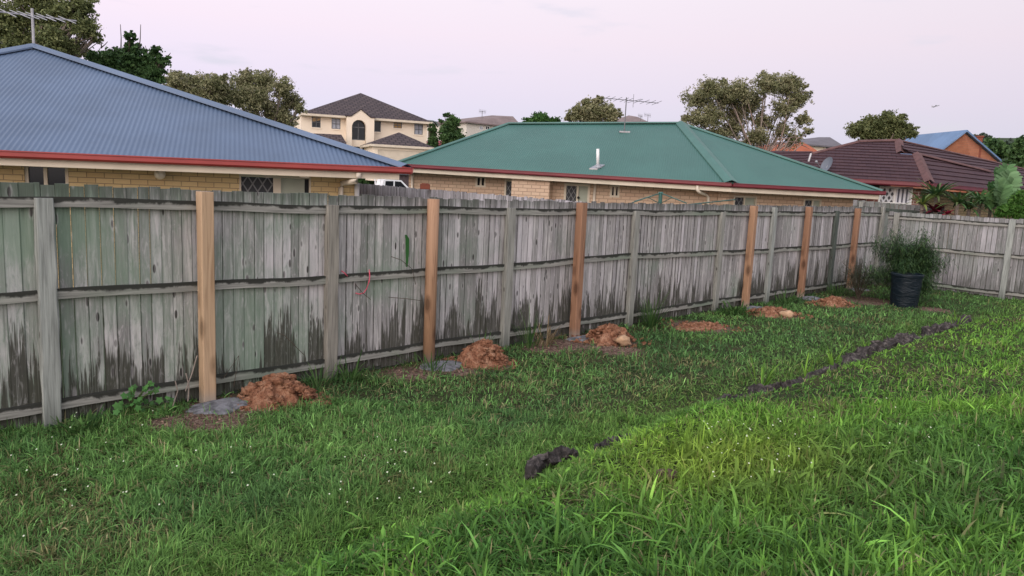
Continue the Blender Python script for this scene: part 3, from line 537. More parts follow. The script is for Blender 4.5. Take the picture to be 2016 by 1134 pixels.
def cap(b, A, B_, w_=.16, h_=.035, nrm=Vector((0, 0, 1)), seg=1):
    d = (B_ - A).normalized(); s = d.cross(nrm).normalized(); u = s.cross(d); pr = [(-w_, -.03), (-w_ * .95, .0), (-w_ * .35, h_), (0, h_ * 1.5), (w_ * .35, h_), (w_ * .95, 0), (w_, -.03)]; k = len(pr)
    vs = [A + s * x + u * (z + .03) for x, z in pr] + [B_ + s * x + u * (z + .03) for x, z in pr]; b.add(vs, [(i, i + 1, k + i + 1, k + i) for i in range(k - 1)])
class Wall:                                # a vertical plane that turns pixels into (s, z)
    def __init__(s, p, q): s.p = Vector((p[0], p[1], 0)); q = Vector((q[0], q[1], 0)); s.e = (q - s.p).normalized(); s.n = Vector((s.e.y, -s.e.x, 0)); s.L = (q - s.p).length
    def sz(s, x, y): h_ = hit(x, y, s.p, s.n); return (h_ - s.p).dot(s.e), h_.z
    def Q(s, a, z, d=0): return s.p + s.e * a + s.n * d + Vector((0, 0, z))
    def box(s, b, a, c, z0, z1, d0, d1): return b.hexa([s.Q(a, z0, d1), s.Q(c, z0, d1), s.Q(c, z0, d0), s.Q(a, z0, d0), s.Q(a, z1, d1), s.Q(c, z1, d1), s.Q(c, z1, d0), s.Q(a, z1, d0)])
    def shift(s, d): w2 = Wall(s.p + s.n * d, s.p + s.e * s.L + s.n * d); return w2
def flatpane(W, root, name, a, c, z0, z1, d, mat, th=.02): b = MB(); W.box(b, a, c, z0, z1, d - th, d); return b.build(name, mat, root)
def frame(W, root, name, a, c, z0, z1, t, d0, d1, mat, mull=(), base=True):
    b = MB(); W.box(b, a, a + t, z0, z1, d0, d1); W.box(b, c - t, c, z0, z1, d0, d1); W.box(b, a + t, c - t, z1 - t, z1, d0, d1)
    if base: W.box(b, a + t, c - t, z0, z0 + t, d0, d1)
    for m_ in mull: W.box(b, m_ - t / 2, m_ + t / 2, z0 + t * base, z1 - t, d0, d1 - .004)
    return b.build(name, mat, root)
# ------------------------------------------------------------------ blue roofed house
# plan of the eave (gutter line)
Ce = P(800, 330, 13.0); Le = P(0, 296, 10.9)
ze = (Ce.z + Le.z) / 2; e1 = Vector((Ce.x - Le.x, Ce.y - Le.y, 0)).normalized(); n1 = Vector((e1.y, -e1.x, 0)); Ce.z = P(800, 331, 13.0).z; z0h = P(0, 297, 10.9).z
slope = (Ce.z - z0h) / (Vector((Ce.x, Ce.y, 0)) - Vector((Le.x, Le.y, 0))).length; Lc = Ce - e1 * 10.6; Lc.z = Ce.z - slope * 10.6
tanp = math.tan(math.radians(20)); rn = (n1 * tanp + Vector((0, 0, 1))).normalized(); rn = rn - Vector((0, 0, 0))
en = (Ce - Lc).normalized(); nup = en.cross((-n1 + Vector((0, 0, tanp)))).normalized()
Ap = hit(66, 92, Ce, nup)
bh = empty('house', Vector((Ce.x - 5, Ce.y + 3, 0)), 'nearest yellow brick house with blue corrugated roof and red gutter', 'house')
b = MB(); corr_face(b, Lc, Ce, [Ap]); back = -n1
wR = (Ap - Ce).dot(back); Cb = Ce + back * (2 * wR); Lb = Lc + back * (2 * wR)
corr_face(b, Ce, Cb, [Ap]); b.poly([Cb, Lb, Ap]); b.poly([Lb, Lc, Ap]); roof = b.build('roof', M['roof_blue'], bh)
b = MB(); cap(b, Ce, Ap, .17, .03, Vector((0, 0, 1))); cap(b, Lc, Ap, .17, .03); cap(b, Ap, Cb, .17, .03); b.build('hip_capping', M['cap_blue'], roof)
b = MB(); gutter(b, Lc, Ce + en * .06, n1); b.build('gutter', M['gutter_red'], bh); b = MB(); gutter(b, Ce - Vector((0, 0, .002)) + back * .003, Cb, e1); b.build('gutter', M['gutter_red'], bh)
b = MB()
dz = Vector((0, 0, 1))
b.hexa([Lc - dz * .205, Ce - dz * .205 - en * .12, Ce - dz * .205 - en * .12 - n1 * .03, Lc - dz * .205 - n1 * .03, Lc - dz * .01, Ce - dz * .01 - en * .12, Ce - dz * .01 - en * .12 - n1 * .03, Lc - dz * .01 - n1 * .03]); b.build('fascia', M['cream'], bh)
OV = .62; Wb = Wall(Lc - n1 * OV + e1 * .5, Ce - n1 * OV); cs, _ = Wb.sz(698, 350); zs0 = Ce.z - .20; b = MB()
b.poly([Lc - dz * .19 - n1 * .03, Ce - dz * .19 - n1 * .03 - en * .12, Ce - dz * .19 - n1 * OV - en * .12, Lc - dz * .19 - n1 * OV]); b.build('soffit', M['soffit'], bh)
def opb(x0, x1, yt=None): a, _ = Wb.sz(x0, 355); c, _ = Wb.sz(x1, 355); return a, c
zt = zs0 + .02; ops = []
w0, w1 = opb(48, 135); d0, d1 = opb(471, 612); ops = [(w0, w1, 1.0, zt - .02), (d0, d1, 0.05, zt - .05)]
b = MB(); wall_open(b, Wb.p, Wb.e, Wb.n, 0, cs, -.1, zt, ops); rt = Wb.Q(cs, 0); Wr = Wall(rt, rt + back * 8)
b.poly([Wb.Q(cs, -.1), Wb.Q(cs, -.1, -9), Wb.Q(cs, zt, -9), Wb.Q(cs, zt)]); b.poly([Wb.Q(0, -.1), Wb.Q(0, zt), Wb.Q(0, zt, -9), Wb.Q(0, -.1, -9)]); b.build('wall', M['brick_yellow'], bh)
m0, m1 = opb(83, 93); fr = frame(Wb, bh, 'window', w0, w1, 1.0, zt - .025, .05, -.10, -.03, M['cream'], (m0 + .04,))
flatpane(Wb, fr, 'pane', w0 + .05, w1 - .05, 1.05, zt - .07, -.07, M['glass'])
j0, j1 = opb(538, 546); k0, k1 = opb(600, 608)
fr = frame(Wb, bh, 'door_frame', d0, d1, .06, zt - .055, .03, -.1, .0, M['cream'], base=False)
flatpane(Wb, fr, 'screen_door', d0 + .03, j0, .06, zt - .09, -.05, M['lattice']); flatpane(Wb, fr, 'jamb', j0, j1 + .06, .06, zt - .09, .01, M['cream'], .08)
flatpane(Wb, fr, 'door', j1 + .06, k0, .06, zt - .09, -.03, M['door']); flatpane(Wb, fr, 'dark_gap', k0, d1 - .03, .06, zt - .09, -.06, M['dark'])  # near-black strip; darkness of the gap beside the door put into the colour
a, z = Wb.sz(316, 343); b = MB(); b.ball(Wb.Q(a, z, .12), .085, 16, 10); b.tube([Wb.Q(a, z, 0), Wb.Q(a, z, .06)], .05, 12); b.build('wall_light', M['globe'], bh, smooth=True)
# downpipe with a swan neck and the corner pipe
g1 = Wb.shift(OV + .03); a1, z1 = g1.sz(706, 340); a2, _ = Wb.sz(670, 360); zz = Wb.sz(690, 357)[1]; b = MB()
b.tube([g1.Q(a1, Ce.z - .12, 0), g1.Q(a1, zz + .08, 0), g1.Q(a1 - .03, zz + .015, -.03), g1.Q(a1 - .1, zz, -.08), Wb.Q(a2 + .1, zz - .02, .12), Wb.Q(a2 + .02, zz - .04, .08), Wb.Q(a2, zz - .12, .06), Wb.Q(a2, 0, .06)], .048, 12)
b.build('downpipe', M['pipe'], bh, smooth=True)
a3, _ = Wb.sz(702, 370); b = MB(); b.tube([Wb.Q(a3, 0, .05), Wb.Q(a3, zz - .02, .05)], .045, 12); b.build('corner_pipe', M['white'], bh, smooth=True)
# tv antennas: mast, boom, elements
def antenna(name, base, mh, boom, els, lab, th=.012, mat='metal', foot=None, group='roof antennas'):
    r = empty(name, base, lab, 'antenna', group); mp_ = base + Vector((0, 0, mh)); b = MB(); b.tube([base, mp_ + Vector((0, 0, .08))], th * 1.5, 6); b.build('mast', M[mat], r)
    b = MB(); A, B_ = mp_ + boom[0], mp_ + boom[1]; b.beam(A, B_, th * 1.6, th * 1.6); b.build('boom', M[mat], r); b = MB(); d = (B_ - A)
    for t, v in els: c = A + d * t; b.tube([c - v, c + v], th * .6, 5)
    b.build('elements', M[mat], r)
    if foot: b = MB(); b.box((base.x - .2, base.y - .15, base.z - .05), (base.x + .2, base.y + .15, base.z + .01)); b.build('base_plate', M['metal'], r)
    return r
ab = P(67, 100, Ap.y); bd = [P(-40, 8, Ap.y - 1.2), P(150, 42, Ap.y + .9)]; mtop = P(63, 24, Ap.y); mh = mtop.z - ab.z
antenna('tv_antenna', ab, mh, (P(-50, 17, Ap.y - .8) - Vector((ab.x, ab.y, mtop.z)), P(150, 41, Ap.y + .8) - Vector((ab.x, ab.y, mtop.z))), [(t, (P(0, 0, 10) - P(-7 - 34 * (1 - abs(t - .5)), -12 - 4 * (1 - t), 10.8)) * .75) for t in (.3, .42, .5, .58, .68, .78, .9)], 'grey television antenna on the apex of the blue roof', .018)
# ------------------------------------------------------------------ green roofed house
Lg = P(777, 322, 25.5); Cg = P(1440, 361, 23.0); Rg = P(1738, 377, 24.6)
eg = (Cg - Lg).normalized(); ng = Vector((eg.y, -eg.x, 0)).normalized(); tg = math.tan(math.radians(21)); nu_ = eg.cross(-ng + Vector((0, 0, tg))).normalized()
Ag = hit(1340, 243, Lg, nu_); Bg = hit(1000, 244, Lg, nu_)
gh = empty('house', Vector((Cg.x - 3, Cg.y + 4, 0)), 'tan brick house with green metal roof and maroon gutter', 'house')
b = MB(); corr_face(b, Lg, Cg, [Bg, Ag], amp=.004, per=4); corr_face(b, Cg, Rg, [Ag], amp=.004, per=4)
Lg2 = Lg - ng * 11; Cg2 = Cg - ng * 11; Rg2 = Rg - ng * 9; Bg2, Ag2 = Bg, Ag
b.poly([Lg, Bg, Lg2]); b.poly([Lg2, Bg, Ag, Cg2]); b.poly([Cg2, Ag, Rg2]); b.poly([Rg2, Ag, Rg]); roof = b.build('roof', M['roof_green'], gh)
b = MB(); cap(b, Cg, Ag, .22, .05); cap(b, Ag, Bg, .15, .025); cap(b, Rg, Ag, .12, .02); cap(b, Lg, Bg, .12, .02); b.build('hip_capping', M['cap_green'], roof)
er = (Rg - Cg).normalized(); nr = Vector((er.y, -er.x, 0)).normalized()
b = MB(); gutter(b, Lg, Cg, ng, .12); gutter(b, Cg, Rg + er * .03, nr, .12); b.build('gutter', M['gutter_maroon'], gh)
b = MB()
for A_, B_, n_ in ((Lg + eg * .15, Cg, ng), (Cg, Rg - er * .12, nr)):
    b.hexa([A_ - dz * .26, B_ - dz * .26, B_ - dz * .26 - n_ * .03, A_ - dz * .26 - n_ * .03, A_ - dz * .01, B_ - dz * .01, B_ - dz * .01 - n_ * .03, A_ - dz * .01 - n_ * .03])
b.build('fascia', M['cream'], gh)
b = MB(); b.poly([Lg - dz * .25 - ng * .03, Cg - dz * .25 - ng * .03, Cg - dz * .25 - ng * .9, Lg - dz * .25 - ng * .9]); b.poly([Cg - dz * .254 - nr * .03, Rg - dz * .254 - nr * .03, Rg - dz * .254 - nr * .9, Cg - dz * .254 - nr * .9]); b.build('soffit', M['soffit'], gh)
Wg = Wall(Lg - ng * .7, Cg - ng * .7); Wh = Wall(Cg - nr * .7, Rg - nr * .7)
s0, _ = Wg.sz(805, 345); zg = Lg.z - .24
def og(W, x0, x1, y0=None, y1=None):
    a, zt_ = W.sz(x0, y0 or 350); c, zb_ = W.sz(x1, y1 or 380); return a, c, zb_, zt_
winL = og(Wg, 937, 956, 343, 369); dr1 = og(Wg, 994, 1015); dr2 = og(Wg, 1112, 1161); win2 = og(Wg, 1202, 1219, 360, 389)
b = MB(); opsg = [(winL[0], winL[1], winL[2], winL[3] - .05), (dr1[0], dr1[1], 0, zg - .12), (dr2[0], dr2[1], 0, zg - .16), (win2[0], win2[1], win2[2], win2[3] - .05)]
wall_open(b, Wg.p, Wg.e, Wg.n, s0, Wg.L, -.1, zg, opsg); b.poly([Wg.Q(s0, -.1), Wg.Q(s0, zg), Wg.Q(s0, zg, -9), Wg.Q(s0, -.1, -9)])
x0_, _ = Wg.sz(1014, 380); x1_, _ = Wg.sz(1087, 380); Wg.box(b, x0_, x1_, -.1, zg - .03, .002, .55)
dh1 = og(Wh, 1448, 1491); dh2 = og(Wh, 1587, 1619); eR, _ = Wh.sz(1681, 390)
wall_open(b, Wh.p, Wh.e, Wh.n, 0, eR, -.1, zg - .15, [(dh1[0], dh1[1], 0, zg - .30), (dh2[0], dh2[1], 0, zg - .30)]); b.poly([Wh.Q(eR, -.1), Wh.Q(eR, -.1, -8), Wh.Q(eR, zg, -8), Wh.Q(eR, zg - .15)]); b.build('wall', M['brick_tan'], gh)
for wv in (winL, win2):
    zt_ = wv[3] - .055; fr = frame(Wg, gh, 'window', wv[0], wv[1], wv[2], zt_, .06, -.09, .01, M['cream'], ((wv[0] + wv[1]) / 2,)); flatpane(Wg, fr, 'pane', wv[0] + .06, wv[1] - .06, wv[2] + .06, zt_ - .06, -.04, M['glass'])
fr = frame(Wg, gh, 'door_frame', dr1[0], dr1[1], .0, zg - .125, .06, -.09, .01, M['cream'], base=False); flatpane(Wg, fr, 'screen_door', dr1[0] + .06, dr1[1] - .02, .0, zg - .19, -.03, M['lattice'])
fr = frame(Wg, gh, 'door_frame', dr2[0], dr2[1], .0, zg - .165, .07, -.09, .01, M['cream'], (Wg.sz(1137, 380)[0],), base=False); flatpane(Wg, fr, 'screen_door', dr2[0] + .07, Wg.sz(1134, 380)[0], 0, zg - .23, -.03, M['lattice'])
flatpane(Wg, fr, 'door', Wg.sz(1140, 380)[0], dr2[1] - .02, 0, zg - .23, -.03, M['door']); a, z = Wg.sz(1139, 389); b = MB(); b.ball(Wg.Q(a, z, .04), .045); b.build('handle', M['dark'], fr)
for dd, xm in ((dh1, 1466), (dh2, 1601)):
    fr = frame(Wh, gh, 'door_frame', dd[0], dd[1], 0, zg - .305, .05, -.09, .01, M['cream'], (Wh.sz(xm, 390)[0],), base=False); m_ = Wh.sz(xm, 390)[0]
    flatpane(Wh, fr, 'screen_door', dd[0] + .05, m_ - .03, 0, zg - .36, -.03, M['lattice']); flatpane(Wh, fr, 'door', m_ + .03, dd[1] - .05, 0, zg - .36, -.03, M['door'])
for x, W in ((813, Wg), (1172, Wg)):
    a, _ = W.sz(x, 360); b = MB(); b.tube([W.Q(a, 0, .06), W.Q(a, zg - .02, .06)], .045, 10); b.build('downpipe', M['pipe'], gh, smooth=True)
g1 = Wg.shift(.72); a1, z1 = g1.sz(1373, 366); zz = g1.sz(1373, 376)[1]; a2, _ = Wg.sz(1395, 385); b = MB(); b.tube([g1.Q(a1, Cg.z - .1), g1.Q(a1, zz + .04), g1.Q(a1 + .06, zz - .03, -.04), Wg.Q(a2 - .1, zz - .1, .1), Wg.Q(a2, zz - .18, .06), Wg.Q(a2, 0, .06)], .05, 10); b.build('downpipe', M['pipe'], gh, smooth=True)
a, z = Wh.sz(1577, 382); b = MB(); Wh.box(b, a - .12, a + .12, z - .03, z + .09, .01, .2); Wh.box(b, a - .09, a + .09, z - .045, z - .03, .03, .18); b.build('soffit_vent', M['cream'], gh)  # cream vent box on the soffit, not a lamp
pv = hit(1177, 330, Lg, nu_); pt = P(1177, 293, pv.y - .05); b = MB(); b.tube([pv, pt], [.052, .05], 10); vp_ = b.build('vent_pipe', M['white'], gh, smooth=True)
b = MB(); c0 = [hit(x, y, Lg, nu_) + nu_ * .035 * (1 if nu_.z > 0 else -1) for x, y in ((1160, 333), (1176, 334), (1191, 326), (1176, 325))]; b.poly(c0); q2 = [p - dz * .05 for p in c0]; b.add(c0 + q2, [(i, (i + 1) % 4, 4 + (i + 1) % 4, 4 + i) for i in range(4)]); b.tube([pv, pv + dz * .12], [.13, .06], 12); b.build('flashing', M['metal'], vp_)
fa = hit(1229, 259, Lg, nu_); mtop = P(1232, 196, fa.y); mb = lambda x, y, D: P(x, y, D) - Vector((fa.x, fa.y, mtop.z))
antenna('tv_antenna', fa, mtop.z - fa.z, (mb(1190, 193, fa.y - .3), mb(1296, 203, fa.y + .6)), [(t, Vector((.10, -.45, .03))) for t in (.02, .12, .24, .36, .44, .62, .74, .86, .97)] + [(.53, Vector((0, 0, .24))), (.55, Vector((.22, -.25, .05)))], 'long boom television antenna standing on the green roof', .014, 'metal_dark', foot=True)
# ------------------------------------------------------------------ brown tiled house on the right
Lr = P(1545, 345, 27.5); Kr = P(1830, 361, 25.5); er2 = (Kr - Lr).normalized(); nr2 = Vector((er2.y, -er2.x, 0)).normalized(); tb = math.tan(math.radians(21)); nub = er2.cross(-nr2 + Vector((0, 0, tb))).normalized()
brh = empty('house', Vector((Kr.x, Kr.y + 4, 0)), 'red brick house with brown tiled roof and white diamond grille window', 'house')
if nub.z < 0: nub = -nub
def tiled(b, A, e, poly, nrm, course=.34, step=.035):
    """polygon on the plane through A cut into courses, each course a slightly tipped slab"""
    up = nrm.cross(e).normalized()
    if up.z < 0: up = -up
    uv_ = [((p - A).dot(e), (p - A).dot(up)) for p in poly]; vmin = min(v for _, v in uv_); vmax = max(v for _, v in uv_); k = math.floor(vmin / course)
    while k * course < vmax:
        lo, hi = k * course, (k + 1) * course
        def clip(pts, lim, keep):
            o = []
            for i in range(len(pts)):
                a, c = pts[i], pts[(i + 1) % len(pts)]; ia = keep(a[1], lim); ic = keep(c[1], lim)
                if ia: o.append(a)
                if ia != ic: t = (lim - a[1]) / (c[1] - a[1]); o.append((a[0] + t * (c[0] - a[0]), lim))
            return o
        q = clip(uv_, lo, lambda v, l_: v >= l_); q = clip(q, hi, lambda v, l_: v <= l_) if len(q) > 2 else []
        if len(q) > 2:
            top = [A + e * u + up * v + nrm * (step * (1 - (v - lo) / course)) for u, v in q]; b.poly(top)
            lows = [i for i in range(len(q)) if abs(q[i][1] - lo) < 1e-6]
            if len(lows) >= 2:
                xs = sorted(q[i][0] for i in lows); b.poly([A + e * xs[0] + up * lo - nrm * .004, A + e * xs[-1] + up * lo - nrm * .004, A + e * xs[-1] + up * lo + nrm * step, A + e * xs[0] + up * lo + nrm * step])
        k += 1
hb = lambda x, y: hit(x, y, Lr, nub)
J = hb(1805, 305); T = hb(1769, 278); T1 = hb(1690, 280); T2 = hb(1597, 304)
b = MB(); tiled(b, Lr, er2, [Lr, Kr, J, hb(1773, 303), T, T1, T2], nub)
Rr = P(2060, 384, 30.5); e3 = (Rr - Kr).normalized(); n3 = e3.cross((J - Kr)).normalized(); n3 = n3 if n3.z > 0 else -n3; R1 = hit(2035, 362, Kr, n3); J2 = hit(1945, 339, Kr, n3)
tiled(b, Kr, e3, [Kr, Rr, R1, J2, J], n3)
T3 = P(2060, 344, 36); n4 = (T3 - T).cross(J - T).normalized(); n4 = n4 if n4.z > 0 else -n4; e4 = Vector((-n4.y, n4.x, 0)).normalized(); e4 = e4 if e4.x > 0 else -e4
tiled(b, J, e4, [hb(1773, 303), J, hit(1945, 339, J, n4), hit(2060, 368, J, n4), T3, T], n4)
n5 = nub; T4 = hb(1520, 298)
Wng = [P(1500, 335, 30), P(1600, 335, 29), P(1600, 304, 31), P(1518, 297, 32)]; tiled(b, Wng[0], (Wng[1] - Wng[0]).normalized(), Wng, (Wng[1] - Wng[0]).cross(Wng[3] - Wng[0]).normalized() * (1 if (Wng[1] - Wng[0]).cross(Wng[3] - Wng[0]).z > 0 else -1))
b.poly([hb(1773, 303) + nub * .02, J + nub * .02, T + nub * .02]); bk = [T1 - nr2 * 5 - dz * 2, T - nr2 * 5 - dz * 2]; b.poly([T1, T, bk[1], bk[0]]); roof = b.build('roof', M['tile_brown'], brh)
b = MB(); cap(b, Kr, J, .17, .07); cap(b, hb(1773, 303), T, .16, .06); cap(b, T, T1, .13, .04); cap(b, J, J2, .13, .05); cap(b, T1, T2, .1, .03); cap(b, T, T3, .1, .03); b.build('ridge_capping', M['cap_brown'], roof)
b = MB(); gutter(b, Lr, Kr, nr2, .15, .14); n6 = Vector((e3.y, -e3.x, 0)).normalized(); gutter(b, Kr, Rr, n6, .15, .14); b.build('gutter', M['gutter_red'] if False else simple('crimson_gutter', (.13, .018, .03), .4, .5, .1, 2), brh)
b = MB(); b.poly([Lr - dz * .2, Kr - dz * .2, Kr - dz * .2 - nr2 * .8, Lr - dz * .2 - nr2 * .8]); b.poly([Kr - dz * .205, Rr - dz * .205, Rr - dz * .205 - n6 * 1.0, Kr - dz * .205 - n6 * 1.0]); b.build('soffit', simple('dark_red_soffit', (.14, .03, .035), .6, .3, .1), brh)
Wr_ = Wall(Lr - nr2 * .6, Kr - nr2 * .6); wz = Kr.z - .18; ww = og(Wr_, 1732, 1794, 366, 404); sE, _ = Wr_.sz(1812, 380)
b = MB(); wall_open(b, Wr_.p, Wr_.e, Wr_.n, 0, sE, -.2, wz, [(ww[0], ww[1], ww[2], ww[3])]); b.poly([Wr_.Q(sE, -.2), Wr_.Q(sE, -.2, -6), Wr_.Q(sE, wz, -6), Wr_.Q(sE, wz)]); b.build('wall', M['brick_red'], brh)
W3 = Wall(Kr - n6 * .9, Rr - n6 * .9); b = MB(); wall_open(b, W3.p, W3.e, W3.n, .3, W3.L, -.2, wz - .05, []); b.build('wall', M['brick_olive'], brh)
mid_ = (ww[0] + ww[1]) / 2 - .02; fr = frame(Wr_, brh, 'window', ww[0], ww[1], ww[2], ww[3], .07, -.09, .01, M['white'], (mid_,)); flatpane(Wr_, fr, 'diamond_grille', ww[0] + .07, mid_ - .04, ww[2] + .07, ww[3] - .07, -.03, M['lattice_white']); flatpane(Wr_, fr, 'blinds', mid_ + .04, ww[1] - .07, ww[2] + .07, ww[3] - .07, -.03, M['blinds'])
pv = hb(1592, 318); b = MB(); b.tube([pv, P(1597, 302, pv.y)], .045, 8); b.build('vent_pipe', M['metal'], brh)
# satellite dish on that roof
c = hb(1622, 337); r = empty('satellite_dish', c, 'grey oval satellite dish on a bracket above the brown tiled roof edge', 'satellite dish'); cc = P(1627, 324, c.y - .1); b = MB(); ax = Vector((-.86, -.28, .38)).normalized(); a_ = ax.cross(dz).normalized(); c_ = a_.cross(ax); vs = [cc - ax * .08]
for i in (1, 2, 3, 4):
    for k in range(20): t = 2 * math.pi * k / 20; R = .27 * i / 4; vs.append(cc + (a_ * math.cos(t) * 1. + c_ * math.sin(t) * 1.15) * R + ax * (.08 * (i / 4) ** 2 - .08))
fs = [(0, 1 + k, 1 + (k + 1) % 20) for k in range(20)] + [(1 + i * 20 + k, 1 + (i + 1) * 20 + k, 1 + (i + 1) * 20 + (k + 1) % 20, 1 + i * 20 + (k + 1) % 20) for i in range(3) for k in range(20)]; b.add(vs, fs); b.build('dish', M['dish'], r, smooth=True)
b = MB(); b.tube([c, cc - ax * .09], .025, 8); b.build('bracket', M['metal'], r); b = MB(); b.tube([cc - c_ * .27, cc + ax * .45 - c_ * .1], .012, 6); b.ball(cc + ax * .45 - c_ * .1, .05); b.build('receiver_arm', M['metal'], r)
# ------------------------------------------------------------------ distant houses
def hip_house(name, lab, pts, D, wallmat, roofmat, base_px, depth=9, wallpx=None, windows=(), overhang=.5):
    """pts: eave left, eave right, ridge left, ridge right in pixels; D: distances of eave left/right"""
    (xl, yl), (xr, yr), (x2, y2), (x3, y3) = pts; A = P(xl, yl, D[0]); B_ = P(xr, yr, D[1]); B_.z = A.z = (A.z + B_.z) / 2; e = (B_ - A).normalized(); n = Vector((e.y, -e.x, 0)); r0 = P(x2, y2, (D[0] + D[1]) / 2 + depth / 2); r1 = P(x3, y3, (D[0] + D[1]) / 2 + depth / 2)
    r = empty(name, (A + B_) / 2 - dz * (A.z - base_px), lab, 'house'); A2 = A - n * depth; B2 = B_ - n * depth; b = MB(); b.poly([A, B_, r1, r0]); b.poly([B_, B2, r1]); b.poly([B2, A2, r0, r1]); b.poly([A2, A, r0])
    lo = [p - dz * .18 for p in (A, B_, B2, A2)]; b.add([A, B_, B2, A2] + lo, [(0, 1, 5, 4), (1, 2, 6, 5), (2, 3, 7, 6), (3, 0, 4, 7), (4, 5, 6, 7)]); b.build('roof', roofmat, r)
    W = Wall(A - n * overhang + e * overhang, B_ - n * overhang - e * overhang); b = MB(); wops = []
    for (x0, y0, x1, y1, mt) in windows: a, zt_ = W.sz(x0, y0); c, zb_ = W.sz(x1, y1); wops.append((a, c, zb_, zt_, mt))
    wall_open(b, W.p, W.e, W.n, 0, W.L, base_px, A.z - .17, [q[:4] for q in wops], .15); dd = depth - 2 * overhang
    b.poly([W.Q(W.L, base_px), W.Q(W.L, base_px, -dd), W.Q(W.L, A.z - .17, -dd), W.Q(W.L, A.z - .17)]); b.poly([W.Q(0, base_px), W.Q(0, A.z - .17), W.Q(0, A.z - .17, -dd), W.Q(0, base_px, -dd)]); b.poly([W.Q(0, base_px, -dd), W.Q(0, A.z - .17, -dd), W.Q(W.L, A.z - .17, -dd), W.Q(W.L, base_px, -dd)])
    b.build('wall', wallmat, r)
    for a, c, z0, z1, mt in wops: fr = frame(W, r, 'window', a, c, z0, z1, .07, -.12, .02, M['white'], ((a + c) / 2,)); flatpane(W, fr, 'pane', a + .07, c - .07, z0 + .07, z1 - .07, -.05, M[mt])
    return r
hip_house('house', 'pale two storey house with low brown roof behind the conifers', [(917, 245), (1030, 245), (969, 227), (1010, 229)], (105, 112), M['render_white'], M['tile_grey'], 3.0, 12, windows=[(944, 248, 951, 256, 'glass_pale'), (956, 248, 964, 256, 'glass')])
hip_house('house', 'low house with dull red roof beside the tall cream house', [(853, 291), (925, 287), (866, 277), (915, 277)], (78, 84), M['render_white'], M['tile_red'], 2.0, 8)
hip_house('house', 'house showing only its brown roof above the green ridge, by the mid antenna', [(1205, 247), (1300, 247), (1238, 227), (1255, 230)], (118, 120), M['render_white'], M['tile_grey'], 3.0, 12)
hip_house('house', 'slate grey roofed cream house seen between the big gum and the brown roof', [(1585, 285), (1666, 288), (1612, 270), (1634, 270)], (92, 95), M['render_cream'], M['tile_slate'], 2.0, 10, windows=[(1626, 287, 1634, 295, 'glass')])
hip_house('house', 'rust orange roofed house low behind the big gum tree', [(1480, 312), (1636, 304), (1520, 284), (1582, 280)], (58, 60), M['brick_orange'], M['tile_rust'], 0.5, 9)
hip_house('house', 'small far house with white walls on the hillside at the right', [(1905, 277), (1926, 278), (1910, 273), (1921, 273)], (215, 216), M['render_white'], M['tile_slate'], 8, 7)
def aerial(x, y0, y1, D, lab, w_=12):
    a = P(x, y0, D); t = P(x, y1, D); u = D / FPX; antenna('tv_antenna', a, t.z - a.z, (Vector((-w_ * u, 0, 0)), Vector((w_ * u, 1.0, 0))), [(k / 5, Vector((0, .1, .2 + .06 * D / 60))) for k in range(6)], lab, .03 if D > 80 else .02, 'metal_dark')
aerial(949, 232, 219, 110, 'thin far antenna above the pale two storey house', 6); aerial(1261, 238, 228, 118, 'short antenna on the brown roof beside the mid gum', 5); aerial(1275, 240, 226, 119, 'taller antenna at the right end of the brown roof', 7)
# two storey cream house
A = P(592, 222, 70); B_ = P(852, 240.5, 74.3); B_.z = A.z = (A.z + B_.z) / 2; e = (B_ - A).normalized(); n = Vector((e.y, -e.x, 0)); apx = P(710, 183, 79)
th = empty('house', (A + B_) / 2 - dz * (A.z - 2.6), 'tall cream two storey house with arched portico and charcoal tiled roof', 'house'); A2 = A - n * 13; B2 = B_ - n * 13
b = MB(); b.poly([A, B_, apx]); b.poly([B_, B2, apx]); b.poly([B2, A2, apx]); b.poly([A2, A, apx]); b.build('roof', M['tile_dark'], th)
b = MB(); lo = [p - dz * .2 for p in (A, B_, B2, A2)]; b.add([A, B_, B2, A2] + lo, [(0, 1, 5, 4), (1, 2, 6, 5), (2, 3, 7, 6), (3, 0, 4, 7), (4, 5, 6, 7)]); b.build('fascia', M['cream'], th)
Wt = Wall(A - n * .7 + e * .1, B_ - n * .7 - e * .4); zt2 = A.z - .19; wl = [(614, 228, 631, 251.5, 'glass', 1), (653, 231, 670, 254.5, 'glass_pale', 1), (737, 236.5, 749.5, 260, 'glass', 0), (775, 240, 791, 253, 'glass_gold', 1), (816, 242.5, 832, 265.5, 'glass_pale', 1)]
b = MB(); ops = []
for x0, y0, x1, y1, mt, g_ in wl: a, q1 = Wt.sz(x0, y0); c, q0 = Wt.sz(x1, y1); ops.append((a, c, q0, min(q1, zt2 - .05), mt, g_))
wall_open(b, Wt.p, Wt.e, Wt.n, 0, Wt.L, 1.5, zt2, [o[:4] for o in ops], .18); b.poly([Wt.Q(Wt.L, 1.5), Wt.Q(Wt.L, 1.5, -11), Wt.Q(Wt.L, zt2, -11), Wt.Q(Wt.L, zt2)]); b.poly([Wt.Q(0, 1.5), Wt.Q(0, zt2), Wt.Q(0, zt2, -11), Wt.Q(0, 1.5, -11)]); b.build('wall', M['render_cream'], th)
